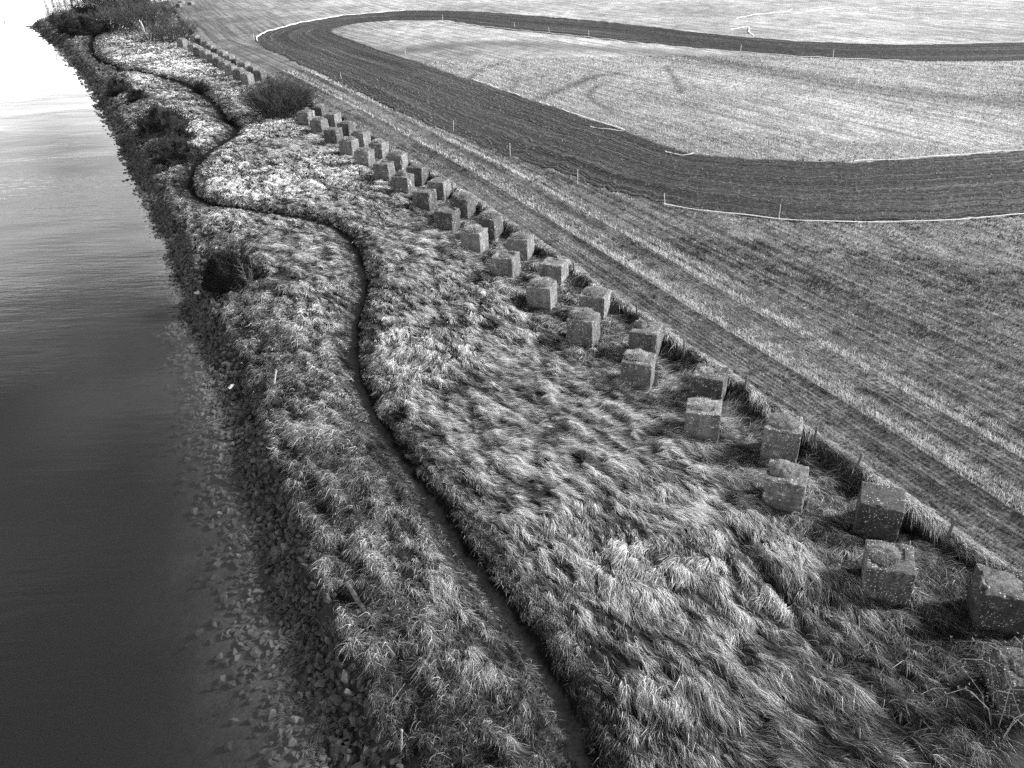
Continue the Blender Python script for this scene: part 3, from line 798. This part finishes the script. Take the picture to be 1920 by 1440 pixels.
def lip_grass():
    x, y = scatter([(12, 26, 1500), (26, 45, 900), (45, 75, 350), (75, 160, 60)])
    S = sample(x, y)
    ok = (np.abs(S[2] - 3.02 - .3 * (fbm(x * .5, y * .5, 2, 1) - .5)) < .30 * fbm(x * .8 + 3, y * .8, 2, 2) + .05) & clear_of_blocks(x, y, .6)
    x, y, S = x[ok], y[ok], S[:, ok]; n = len(x)
    cl = vnoise(x * 1.6, y * 1.6, 2); r = np.hypot(x, y)
    ang = np.radians(-62 - 70 * (cl - .5)) + RNG.normal(0, .35, n)
    L = (.28 + .36 * cl) * RNG.uniform(.6, 1.25, n); H = .04 + .07 * RNG.random(n)
    pts = sweep(x, y, S[8], ang, L, H, 1.2, drape=False)
    pts[:, :, 2] -= (np.array([0, .02, .08, .20, .36])[None] * (L * .9)[:, None])
    thick = np.clip(r / 20, 1, 8)
    rad = (.0036 * thick)[:, None] * np.array([1, .95, .8, .55, .15])[None]
    fade = 1 - .45 * smooth(40, 70, y)
    o = hair('verge_grass', pts, rad, np.clip((.36 + .42 * cl) * np.exp(RNG.normal(-.1, .4, n)) * fade, .05, .8), M['straw'])
    tag(o, 'pale dry grass spilling over the edge of the field towards the blocks', 'grass', kind='stuff')
def stubble():
    x, y = scatter([(14, 30, 420), (30, 45, 240), (45, 70, 100), (70, 115, 26)])
    S = sample(x, y)
    soil = (S[4] > -.05) & (S[5] > -.05)
    ok = (S[2] > 3.0) & ~soil
    x, y, S = x[ok], y[ok], S[:, ok]; n = len(x)
    t, s = S[2], S[3]
    # pull the stalks towards drill rows
    pitch = .20
    dt = (np.round(t / pitch) * pitch - t) * .75
    x = x + .9145 * dt; y = y + .4046 * dt
    t = t + dt
    r = np.hypot(x, y)
    rowsn = fbm(t * 1.7, s * .045, 3, 1); fine = fbm(x * 2.2, y * 2.2, 3, 2); rowid = hash2(np.round(t / pitch).astype(int), np.floor(s / 9).astype(int), 1)
    stripA = np.exp(-((t - 5.55 - .15 * (fine - .5)) / .20) ** 2) * .9 + .38 * np.exp(-((t - 6.2) / .34) ** 2)
    stripB = np.exp(-((t - 7.85) / .22) ** 2) * .75 + .35 * np.exp(-((t - 8.5) / .4) ** 2)
    wheel = np.exp(-((t - 7.1) / .26) ** 2) + .8 * np.exp(-((t - 4.95) / .22) ** 2) + .6 * np.exp(-((t - 3.75) / .3) ** 2) + .5 * np.exp(-((t - 9.6) / .3) ** 2)
    infield = S[5] < 0
    shade = .085 + .24 * (rowsn - .28) + .20 * (rowid - .5) + .045 * np.cos(t * 10.5 + 9 * rowsn) + .48 * (fine - .5) + .42 * np.maximum(stripA, stripB) * (.55 + .9 * fine) - .10 * wheel
    shade = np.where(infield, shade + .22, shade)
    shade -= .18 * S[7]
    shade = shade * np.exp(RNG.normal(-.1, .5, n))
    Lh = (.05 + .07 * RNG.random(n)) * (1 + 1.0 * np.maximum(stripA, stripB)) * (1 - .6 * np.clip(wheel, 0, 1))
    ang = RNG.uniform(0, 2 * np.pi, n); lean = RNG.uniform(.1, 1.0, n)
    thick = np.clip(r / 22, 1, 6)
    Lh = Lh * (1 + .06 * (thick - 1))
    pts = np.zeros((n, 3, 3))
    for k in range(3):
        q = k / 2
        pts[:, k, 0] = x + np.cos(ang) * lean * Lh * q; pts[:, k, 1] = y + np.sin(ang) * lean * Lh * q
        pts[:, k, 2] = S[8] - .01 + Lh * (1.25 - .35 * lean) * q
    rad = (.0045 * thick * RNG.uniform(.6, 1.4, n))[:, None] * np.array([1, .9, .6])[None]
    o = hair('stubble', pts, rad, np.clip(shade, .03, .7), M['stubble'])
    tag(o, 'short cut stubble standing in rows on the field', 'stubble', kind='stuff')
    return n
n_long = long_grass(); lip_grass(); n_stub = stubble()
print('blades', n_long, n_stub)

# ------------------------------------------------------------------ stones along the water's edge
def stone_mesh(seed):
    rg = np.random.default_rng(seed)
    bm = bmesh.new()
    for k in range(15):
        v = rg.normal(size=3); v /= np.linalg.norm(v); v *= rg.uniform(.8, 1.1)
        bm.verts.new((v[0], v[1] * .78, v[2] * .62))
    r = bmesh.ops.convex_hull(bm, input=bm.verts)
    bmesh.ops.delete(bm, geom=[g for g in r['geom_interior'] if isinstance(g, bmesh.types.BMVert)], context='VERTS')
    me = bpy.data.meshes.new('stone'); bm.to_mesh(me); bm.free()
    me.materials.append(M['stone'])
    return me
STONES = [stone_mesh(40 + i) for i in range(8)]
def shore_stones():
    rg = np.random.default_rng(5)
    # the 300 that show largest, each an object of its own
    got = []
    while len(got) < 300:
        y = 12.3 + 26 * rg.random() ** 1.5
        k = next(i for i in range(len(SHORE) - 1) if SHORE[i + 1][1] > y)
        a, b = SHORE[k], SHORE[k + 1]; q = (y - a[1]) / (b[1] - a[1]); xs = a[0] + (b[0] - a[0]) * q
        off = rg.normal(-.45, .85)
        if off < -2.4 or off > 1.0: continue
        x = xs + off * 1.05
        size = rg.uniform(.09, .24) * (1 if off > -.6 else .85)
        if any((x - g[0]) ** 2 + (y - g[1]) ** 2 < (.75 * (size + g[2])) ** 2 for g in got): continue
        got.append((x, y, size))
    bank = SETTING['riverbed']
    for i, (x, y, sz) in enumerate(got):
        o = bpy.data.objects.new('stone', STONES[i % 8]); link(o, bank)
        o.location = (x, y, ground_z(x, y) + sz * .22)
        o.rotation_euler = (rg.uniform(-.4, .4), rg.uniform(-.4, .4), rg.uniform(0, 6.28)); o.scale = (sz * rg.uniform(.9, 1.3), sz, sz * rg.uniform(.8, 1.1))
    # the rest, too many and too small to tell apart
    Vs = []; Fs = []; base = 0
    tri = []
    for me in STONES:
        vv = np.array([v.co[:] for v in me.vertices]); me.calc_loop_triangles()
        tri.append((vv, np.array([t.vertices[:] for t in me.loop_triangles])))
    y = np.concatenate([rg.uniform(11, 40, 2200), rg.uniform(38, 75, 2600), rg.uniform(70, 130, 2600), rg.uniform(125, 210, 1800)])
    k = np.searchsorted(np.array([p[1] for p in SHORE[:34]]), y) - 1
    A = np.array(SHORE[:35]); q = (y - A[k, 1]) / (A[k + 1, 1] - A[k, 1]); xs = A[k, 0] + (A[k + 1, 0] - A[k, 0]) * q
    spread = np.interp(y, [12, 35, 60, 200], [.9, .75, .85, 1.6])
    x = xs + rg.normal(.35, 1, len(y)) * spread - np.where(y < 42, rg.random(len(y)) * 1.3, 0)
    x = np.where(rg.random(len(y)) < .35, xs + rg.uniform(.2, 1.6, len(y)) * spread, x)
    size = rg.uniform(.08, .2, len(y)) * np.interp(y, [12, 40, 100, 200], [.9, 1.3, 1.9, 2.6])
    z = sample(x, y)[8]
    for i in range(len(y)):
        vv, ff = tri[i % 8]
        R = Euler((rg.uniform(-.5, .5), rg.uniform(-.5, .5), rg.uniform(0, 6.28))).to_matrix()
        P = vv @ np.array(R).T * size[i] + np.array([x[i], y[i], z[i] + size[i] * .25])
        Vs.append(P); Fs.append(ff + base); base += len(P)
    o = fast_mesh('rubble', np.concatenate(Vs), np.concatenate(Fs), M['stone'], bank, False)
    tag(o, kind='stuff')
    # weed hanging on the stones at the water line
    n = 13000
    y = 11 + 60 * rg.random(n) ** 1.6
    k = np.searchsorted(np.array([p[1] for p in SHORE[:34]]), y) - 1
    q = (y - A[k, 1]) / (A[k + 1, 1] - A[k, 1]); x = A[k, 0] + (A[k + 1, 0] - A[k, 0]) * q + rg.normal(-.15, .55, n)
    cl = fbm(x * 1.4, y * 1.4, 2, 1)
    ok = cl > .47; x, y, cl = x[ok], y[ok], cl[ok]; n = len(x)
    S = sample(x, y)
    ang = np.pi + .5 + (vnoise(x * 2, y * 2, 2) - .5) * 3 + rg.normal(0, .3, n)
    pts = sweep(x, y, S[8] + .05, ang, .12 + .2 * rg.random(n), .05 + .08 * rg.random(n), 1.1, 4)
    rad = (.004 * np.clip(np.hypot(x, y) / 18, 1, 5))[:, None] * np.array([1, 1, .8, .3])[None]
    o = hair('water_weed', pts, rad, (.10 + .2 * (cl - .4)) * rg.uniform(.6, 1.5, n), M['straw'], bank)
    tag(o, kind='stuff')
shore_stones()

# ------------------------------------------------------------------ shrubs
class Geo:
    def __init__(self): self.V = []; self.F = []
    def tube(self, pts, radii, k=4):
        pts = [Vector(p) for p in pts]; base = len(self.V)
        for i, p in enumerate(pts):
            d = (pts[min(i + 1, len(pts) - 1)] - pts[max(i - 1, 0)])
            d = d.normalized() if d.length > 1e-9 else Vector((0, 0, 1))
            u = d.orthogonal().normalized(); v = d.cross(u)
            for j in range(k):
                a = 2 * math.pi * j / k
                self.V.append(p + (u * math.cos(a) + v * math.sin(a)) * radii[i])
        for i in range(len(pts) - 1):
            for j in range(k):
                a = base + i * k + j; b = base + i * k + (j + 1) % k
                self.F.append((a, b, b + k, a + k))
        self.F.append(tuple(base + j for j in range(k))[::-1]); self.F.append(tuple(base + (len(pts) - 1) * k + j for j in range(k)))
    def blade(self, p, d, w, l):
        d = Vector(d).normalized(); u = d.orthogonal().normalized()
        u = Matrix.Rotation(random.uniform(0, 6.28), 3, d) @ u
        b = len(self.V); p = Vector(p)
        self.V += [p - u * w, p + u * w, p + d * l]
        self.F.append((b, b + 1, b + 2))
    def build(self, name, mat, parent=None): return mesh_obj(name, self.V, self.F, mat, parent)
def empty(name, x, y, z):
    o = bpy.data.objects.new(name, None); o.empty_display_size = .3; col.objects.link(o); o.location = (x, y, z); return o
def gorse(label, x, y, R, H, n=7000, rough=1.0, squash=1.0, needle=1.0, mat='gorse'):
    """a dense evergreen bush: stems, then needles through the outer part of a lumpy crown"""
    t = empty('gorse_bush', x, y, ground_z(x, y) - .05)
    st = Geo(); cr = Geo()
    ph = random.uniform(0, 50)
    def surf(a, e):
        return 1 + .36 * rough * (float(vnoise(a * 1.6 + ph, e * 3 + ph, 0)) - .5) * 2 + .22 * rough * (float(vnoise(a * 4 + ph, e * 7, 1)) - .5) * 2
    for k in range(14):
        a = random.uniform(0, 6.28); e = random.uniform(.5, 1.4)
        tip = Vector((math.cos(a) * math.cos(e) * R * .8, math.sin(a) * math.cos(e) * R * .8 * squash, math.sin(e) * H * .85))
        st.tube([(0, 0, 0), tip * .5 + Vector((0, 0, .1)), tip], [.05, .03, .012], 5)
    for k in range(n):
        a = random.uniform(0, 6.28); e = math.asin(random.uniform(-.05, 1)); f = surf(a, e)
        q = (random.random() ** .35) * f
        p = Vector((math.cos(a) * math.cos(e) * R * q, math.sin(a) * math.cos(e) * R * q * squash, max(.05, math.sin(e)) * H * q))
        d = Vector((math.cos(a) * math.cos(e), math.sin(a) * math.cos(e), math.sin(e) + .35)) + Vector((random.gauss(0, .45), random.gauss(0, .45), random.gauss(0, .3)))
        cr.blade(p, d, .026 * needle * random.uniform(.6, 1.5), .15 * needle * random.uniform(.6, 1.5))
    co = Geo()
    for i in range(9):
        for j in range(16):
            a = 2 * math.pi * j / 16; e = (i / 8) * math.pi / 2; f = surf(a, e) * .84
            co.V.append(Vector((math.cos(a) * math.cos(e) * R * f, math.sin(a) * math.cos(e) * R * f * squash, math.sin(e) * H * f)))
    for i in range(8):
        for j in range(16): co.F.append((i * 16 + j, i * 16 + (j + 1) % 16, (i + 1) * 16 + (j + 1) % 16, (i + 1) * 16 + j))
    co.build('inner_thicket', M[mat], t)
    st.build('stem', M['gorse_stem'], t); cr.build('crown', M[mat], t)
    tag(t, label, 'bush', 'dark bushes on the bank')
    return t
def bare_shrub(name, label, x, y, R, H, mains, mat='scrub', dense=1.0, r0=.03, group=None, thick=1.0):
    """a leafless thicket: stems from the base that fork twice and end in fine twigs"""
    t = empty(name, x, y, ground_z(x, y) - .05)
    st = Geo(); tw = Geo()
    for k in range(mains):
        a = random.uniform(0, 6.28); rr = math.sqrt(random.random())
        b0 = Vector((math.cos(a) * R * .55 * rr, math.sin(a) * R * .55 * rr, 0))
        h = H * random.uniform(.65, 1.0) * (1 - .35 * rr * rr)
        tip = b0 + Vector((math.cos(a) * R * .5 * rr + random.gauss(0, .12 * R), math.sin(a) * R * .5 * rr + random.gauss(0, .12 * R), h))
        mid = (b0 + tip) * .5 + Vector((random.gauss(0, .06 * R), random.gauss(0, .06 * R), random.uniform(0, .1) * H))
        st.tube([b0, mid, tip], [r0 * thick, r0 * .65 * thick, r0 * .2 * thick], 4)
        for m_ in range(int(7 * dense)):
            q = random.uniform(.2, 1); p = b0.lerp(mid, q * 2) if q < .5 else mid.lerp(tip, q * 2 - 1)
            d = Vector((math.cos(a) * .5 + random.gauss(0, .6), math.sin(a) * .5 + random.gauss(0, .6), random.uniform(.25, 1.1))).normalized()
            l = H * random.uniform(.15, .38)
            e = p + d * l; tw.tube([p, e], [r0 * .4 * thick, r0 * .14 * thick], 3)
            for s_ in range(int(6 * dense)):
                q2 = random.uniform(.2, 1); p2 = p.lerp(e, q2)
                d2 = (d + Vector((random.gauss(0, .55), random.gauss(0, .55), random.gauss(.15, .4)))).normalized()
                tw.blade(p2, d2, r0 * .22 * thick, H * random.uniform(.08, .2))
    st.build('stem', M['bark'], t); tw.build('crown', M[mat], t)
    tag(t, label, 'bush', group)
    return t
bare_shrub('bare_bush', 'big bare twiggy bush beside the first of the concrete blocks', -21.7, 84.6, 2.9, 3.5, 230, 'scrub', 1.6, .03, None, 1.3)
gorse('round black gorse bush alone at the edge of the bank', -14.7, 41.6, 1.35, 1.7, 24000, rough=.45, needle=.8)
bare_shrub('dead_sprig', 'pale leafless sprig against the round black gorse bush', -13.6, 41.0, .55, 1.3, 9, 'twig', .7, .016)
gorse('largest dark gorse bush on the bank above the water', -31.4, 79.0, 2.4, 2.5, 12000)
gorse('dark ragged gorse bush between the path bend and the water', -26.6, 69.0, 1.7, 1.7, 9000)
gorse('low dark gorse patch below the largest bush by the rocks', -29.0, 72.8, 1.5, .9, 6000, mat='scrub')
gorse('low scrubby gorse spread uphill of the largest dark bush', -33.4, 82.6, 1.7, 1.0, 5000, mat='scrub')
gorse('narrow gorse patch joining the largest bush to the ragged one', -28.6, 75.4, 1.3, 1.1, 5000)
gorse('small dark gorse bush at the rocky edge, farther one of two', -45.3, 103.8, 1.6, 1.7, 6000)
gorse('smaller tufted gorse bush, nearer one of two at the rocky edge', -40.7, 97.4, 1.1, 1.2, 4000)
gorse('little black gorse bush touching the winding footpath', -35.0, 101.9, .9, 1.2, 4000)
gorse('black gorse clump nearest the path on the far point', -78.0, 170.5, 3.6, 2.8, 9000, needle=1.8)
gorse('lumpy black gorse clump in the middle of the far point', -83.0, 176.5, 3.0, 2.2, 7000, needle=1.8)
gorse('grey gorse clump at the tip of the far point', -89.0, 187.5, 3.6, 3.0, 9000, needle=1.8, mat='scrub')
gorse('dark gorse clump behind the tip of the far point by the inlet', -93.0, 205.0, 4.2, 2.4, 7000, needle=2.0)
bare_shrub('scrub_thicket', 'large dark rounded scrub thicket beside the bleached post', -66.5, 171.5, 6.2, 5.4, 130, 'scrub', 1.25, .05, 'scrub thickets at the far end of the bank', 1.6)
bare_shrub('scrub_thicket', 'grey scrub thicket farthest away against the inlet', -86.5, 209.0, 8.5, 6.5, 150, 'scrub', 1.2, .05, 'scrub thickets at the far end of the bank', 2.0)
bare_shrub('scrub_thicket', 'dark scrub thicket where the footpath disappears', -75.5, 176.0, 4.6, 4.2, 90, 'scrub', 1.2, .05, 'scrub thickets at the far end of the bank', 1.6)
bare_shrub('scrub_thicket', 'thin brown scrub thicket beside the distant moss-capped blocks', -55.5, 153.5, 3.8, 3.8, 80, 'scrub', 1.1, .05, 'scrub thickets at the far end of the bank', 1.5)
bare_shrub('scrub_thicket', 'low pale scrub in front of the large rounded thicket', -60.5, 156.5, 3.4, 2.2, 60, 'twig', 1.0, .04, 'scrub thickets at the far end of the bank', 1.5)
bare_shrub('bare_bush', 'thin see-through leafless shrub in the long grass near the path', -3.3, 38.2, 1.9, 1.3, 26, 'scrub', .5, .010)
bare_shrub('bare_bush', 'small thin leafless shrub in the grass above the path bend', -8.3, 50.8, .9, 1.0, 12, 'twig', .5, .012)

# brambles over the block at the corner
br = empty('bramble_patch', 11.3, 12.6, ground_z(11.3, 12.6))
cane = Geo(); leaf = Geo()
for k in range(46):
    a = random.uniform(0, 6.28); r1 = random.uniform(.1, 1.2); b0 = Vector((math.cos(a) * r1, math.sin(a) * r1, 0))
    d = random.uniform(0, 6.28); ln = random.uniform(.7, 1.7); hh = random.uniform(.7, 1.5)
    pts = [b0 + Vector((math.cos(d) * ln * q, math.sin(d) * ln * q, hh * math.sin(min(q * 2.4, 2.9)))) + Vector((random.gauss(0, .04), random.gauss(0, .04), random.gauss(0, .04))) for q in (0, .2, .4, .6, .8, 1)]
    cane.tube(pts, [.011, .011, .010, .008, .006, .004], 4)
    for p_ in pts[1:]:
        for m_ in range(5): leaf.blade(p_ + Vector((random.gauss(0, .08), random.gauss(0, .08), random.gauss(0, .05))), (random.gauss(0, 1), random.gauss(0, 1), random.uniform(.1, .8)), .022, .07)
cane.build('cane', M['bramble'], br); leaf.build('leaf', M['bramble_leaf'], br)
tag(br, 'tangled brambles growing over the block at the corner', 'brambles')

# woodland on the far shore, whose reflection darkens the inlet
wood = Geo()
for k in range(2600):
    xx = random.uniform(-172, -60); yy = 332 + (abs(xx + 100) * .09) + random.uniform(0, 26)
    hh = 3 + 6 * float(vnoise(xx * .11, yy * .11, 0))
    wood.blade((xx, yy, random.random() ** .7 * hh), (random.gauss(0, .8), random.gauss(0, .8), 1), .55, 1.6)
o = wood.build('woods', M['gorse']); tag(o, 'dark woods on the far shore beyond the inlet', 'woods', kind='stuff')

# ------------------------------------------------------------------ marker tape and stakes round the track
TAPES = [
 ('white marker tape along the near outer edge of the soil track', [[9.78,49.93],[12.68,47.89],[15.74,46.44],[17.96,45.71],[20.26,45.37],[23.96,45.06],[27.27,45.47],[30.21,45.84],[40,46.4]]),
 ('white marker tape on the infield edge, knotted to a dark leaning stake', [[24.16,58.36],[26.46,58.49],[28.95,58.76],[32.98,59.27],[38.36,60.25],[48,61.7]]),
 ('short white tape length farthest along the inner edge of the near leg', [[-3.36,99.45],[-1.8,96.4],[-0.34,92.98]]),
 ('very short white tape scrap between two longer lengths on the inner edge', [[0.6,90.88],[1.2,89.4],[1.81,88.21]]),
 ('short white tape scrap beside the wheel marks on the infield edge', [[3.55,84.46],[4.0,83.5],[4.48,82.41]]),
 ('loose white tape doubled back onto the soil track', [[5.59,80.16],[6.66,78.01],[7.84,75.26],[9.02,73.3],[10.17,70.62],[9.19,70.97],[8.38,71.71],[7.42,72.49]]),
 ('crumpled white tape lying on dark soil below the infield', [[12.16,63.33],[12.33,62.48],[13.21,61.88],[14.04,62.08]]),
 ('long white tape along the infield edge of the far leg', [[-10.48,166.93],[-3.39,154.82],[7.77,141.34],[15.79,130.94],[24.55,119.76],[30.84,113.46],[37.33,107.55],[46.03,102.38],[50.39,98.48],[57.74,94.48],[70,90]]),
 ('white tape bending round the far turn of the track', [[-38.89,144.04],[-40.61,150.2],[-40.8,158.0],[-37.93,171.16],[-31.86,183.41],[-19.62,190.5],[-3.32,182.16]]),
 ('broken white tape hanging from a stake beyond the far leg', [[35.55,138.12],[39.13,140.74],[37.44,134.69],[36.76,129.51]]),
 ('wandering white tape in the farthest field, shorter piece', [[40.07,152.79],[42.19,155.7],[45.23,158.42],[51.23,161.2],[53.53,165.54]]),
 ('wandering white tape in the farthest field, longer zigzag piece', [[54.21,160.12],[61.43,165.79],[62.7,160.05],[65.17,159.13],[68.59,164.14],[74.8,159.64],[81.67,160.18]]),
 ('white tape along the outer edge of the far leg', [[29.43,136.37],[36.77,127.59],[46.82,117.74],[56.67,114.56],[68.78,114.0],[90,114.6]]),
]
for lab, pts in TAPES:
    g = Geo(); P = np.array(pts); out_ = []
    for i in range(len(P) - 1):
        m_ = max(2, int(np.hypot(*(P[i + 1] - P[i])) / 1.2))
        for q in range(m_): out_.append(P[i] + (P[i + 1] - P[i]) * q / m_)
    out_.append(P[-1])
    far_ = np.hypot(*P.mean(0))
    w = .014 + .0003 * far_
    line = []
    for i, q in enumerate(out_):
        zz = ground_z(q[0], q[1]) + .10 + .05 * math.sin(i * 1.7 + len(pts)) + w * .5
        line.append(Vector((q[0] + random.gauss(0, .05), q[1] + random.gauss(0, .05), zz)))
    g.tube(line, [w] * len(line), 4)
    tag(g.build('marker_tape', M['tape']), lab, 'tape', 'marker tapes round the track')
STAKES = [([-4.28,72.87],'thin stake by the near edge of the soil track, second from the bush end'),([0.47,63.65],'thin stake by the near soil edge between the pale strip and track'),([4.87,55.44],'thin stake where the near soil edge starts to bend'),([9.78,49.93],'stake at the loose end of the near outer tape'),
 ([15.74,46.44],'tall pale stake holding up the near outer tape'),([23.8,45.18],'dark thin stake at the middle of the near outer tape'),([24.41,58.33],'dark leaning stake knotted with tape on the infield edge'),([30.71,113.49],'stake on the long infield tape, halfway along the far leg'),
 ([40.12,106.43],'stake on the long infield tape where it leaves the far leg'),([-3.29,179.9],'stake at the end of the far-turn tape'),([-10.54,167.91],'stake at the start of the long infield tape'),([-20.53,188.45],'stake at the top of the far turn'),
 ([2.5,151.34],'stake beside the far leg, second along the infield'),([7.77,141.34],'stake beside the far leg, third along the infield'),([13.42,135.53],'stake beside the far leg, fourth along the infield'),([13.83,157.96],'lone stake on the outer side of the far leg'),
 ([2.06,87.28],'stake among the short tape scraps on the inner edge'),([-13.11,122.32],'stake at the infield edge where the wheel marks begin'),([51.94,161.96],'dark stake in the farthest field between the wandering tapes'),([36.34,130.28],'stake with the broken tape beyond the far leg'),([-18.78,103.02],'thin stake by the near edge of the track, closest to the bush'),([-40.2,147.0],'pale stake at the narrow end of the far turn')]
for i, (p_, lab) in enumerate(STAKES):
    g = Geo(); d_ = math.hypot(*p_); w = .014 + .00014 * d_; hh = random.uniform(.75, 1.1)
    tl = Vector((random.gauss(0, .06), random.gauss(0, .06), hh))
    if 'leaning' in lab: tl = Vector((.45, .2, .8))
    g.tube([(0, 0, -.1), tl * .5, tl], [w, w, w * .8], 6)
    g.tube([tl * .96, tl * 1.0], [w * 1.25, w * 1.2], 6)
    o = g.build('stake', M['timber' if 'dark' in lab else 'stake']); o.location = (p_[0], p_[1], ground_z(*p_))
    tag(o, lab, 'stake', 'stakes round the track')
POSTS = [([-3.51,55.12],'short dark fence post beside the eighth field-side block'),([3.40,39.9],'short fence post past the twelfth field-side block'),([5.75,34.4],'short dark fence post behind the thirteenth and fourteenth field-side blocks'),([7.15,30.5],'short dark fence post behind the fourteenth field-side block'),
 ([8.75,27.2],'grass-choked fence post behind the fifteenth field-side block'),([10.2,23.6],'dark fence post right behind the sixteenth field-side block'),([10.95,21.9],'leaning fence post between the sixteenth and seventeenth field-side blocks'),([12.3,18.5],'pale fence post above the half-hollow leaning block')]
for p_, lab in POSTS:
    g = Geo(); w = .045; zt = max(.95, ground_z(*p_) + .55); z0 = ground_z(*p_) - .2
    tl = (random.gauss(0, .06), random.gauss(0, .06))
    for sx in (0,):
        g.tube([(0, 0, z0), (tl[0] * .5, tl[1] * .5, (z0 + zt) / 2), (tl[0], tl[1], zt - .03), (tl[0] * 1.05, tl[1] * 1.05, zt)], [w * 1.1, w, w * .92, w * .6], 7)
    o = g.build('fence_post', M['timber']); o.location = (p_[0], p_[1], 0)
    tag(o, lab, 'fence post', 'fence posts along the field edge')

# ------------------------------------------------------------------ odds and ends
def rough_timber(name, label, cat, a, b, r, mat, sides=7, group=None, up=(0, 0)):
    g = Geo(); A = Vector((a[0], a[1], ground_z(*a) + up[0])); B = Vector((b[0], b[1], ground_z(*b) + up[1]))
    n = 9; pts = [A.lerp(B, i / n) + Vector((random.gauss(0, r * .12), random.gauss(0, r * .12), random.gauss(0, r * .12))) for i in range(n + 1)]
    pts = [p_ - A for p_ in pts]
    g.tube(pts, [r * random.uniform(.85, 1.1) for _ in pts], sides)
    o = g.build(name, M[mat]); o.location = A
    return tag(o, label, cat, group)
rough_timber('timber_pole', 'long dark timber pole lying half buried in the grass by the water', 'pole', (-4.95, 18.28), (-3.27, 15.41), .075, 'bark', 8, None, (.10, .10))
rough_timber('driftwood', 'pale broken driftwood stick standing near the rocks at the bottom', 'driftwood', (-2.85, 12.75), (-2.72, 12.55), .022, 'driftwood', 6, 'driftwood at the shore', (.0, .95))
rough_timber('driftwood', 'thin bent pale twig among the shore grass near the broken stick', 'driftwood', (-3.2, 13.9), (-2.85, 14.15), .009, 'driftwood', 5, 'driftwood at the shore', (.3, .55))
rough_timber('driftwood', 'bleached driftwood stump on the rocks beside the shore grass', 'driftwood', (-9.7, 29.9), (-9.6, 30.15), .04, 'driftwood', 7, 'driftwood at the shore', (.35, .75))
g = Geo()
for sx, hh in ((-.07, 3.0), (.07, 2.8)):
    g.tube([(sx, 0, -.2), (sx * 1.1 - .25, 0, hh * .5), (sx * 1.6 - .5, .02, hh)], [.11, .10, .07], 6)
o = g.build('bleached_post', M['palewood']); o.location = (-62.9, 160.6, ground_z(-62.9, 160.6)); tag(o, 'tall bleached split post leaning in front of the rounded thicket', 'post')
# pale litter on the stones
for i, (xx, yy, lab) in enumerate(((-9.0, 25.6, 'pale scrap of litter on the dark rocks nearest the shore bend'), (-12.1, 31.6, 'pale scrap of litter on rocks below the bleached stump'), (-16.9, 42.2, 'white scrap of litter on rocks left of the round gorse bush'))):
    g = Geo()
    bx = [Vector((random.gauss(0, .10), random.gauss(0, .10), random.gauss(.05, .05))) for _ in range(6)]
    g.V = bx; g.F = [(0, 1, 2), (0, 2, 3), (0, 3, 4), (1, 2, 5), (2, 3, 5), (3, 4, 5)]
    o = g.build('litter', M['tape']); o.location = (xx, yy, ground_z(xx, yy) + .22); tag(o, lab, 'litter', 'litter on the rocks')
# a bird on the water, and a twig sticking out of it
me = bpy.data.meshes.new('water_bird'); bm = bmesh.new()
prof = [(-.42, .02, .12), (-.3, .09, .10), (-.1, .15, .09), (.12, .14, .10), (.26, .08, .14), (.31, .05, .24), (.34, .055, .31), (.40, .045, .33), (.45, .015, .31), (.52, .004, .30)]
rings = []
for px_, r_, z_ in prof:
    rings.append([bm.verts.new((px_, math.cos(2 * math.pi * j / 8) * r_, z_ + math.sin(2 * math.pi * j / 8) * r_ * .8)) for j in range(8)])
for a_, b_ in zip(rings[:-1], rings[1:]):
    for j in range(8): bm.faces.new((a_[j], a_[(j + 1) % 8], b_[(j + 1) % 8], b_[j]))
bm.faces.new(rings[0][::-1]); bm.faces.new(rings[-1])
bm.normal_update(); bm.to_mesh(me); bm.free(); me.materials.append(M['bird'])
o = link(bpy.data.objects.new('water_bird', me)); o.location = (-121.0, 223.0, WATER_Z - .02); o.rotation_euler = (0, 0, 2.0)
tag(o, 'small dark bird floating on the bright water off the far point', 'bird')
g = Geo(); g.tube([(0, 0, -.5), (.05, 0, .5), (.4, 0, .95), (.75, .05, .8), (.85, .05, .45)], [.05, .05, .045, .04, .03], 5)
o = g.build('bent_branch', M['bark']); o.location = (-73.2, 147.2, WATER_Z); tag(o, 'bent dark branch sticking out of the water near the far rocks', 'branch')
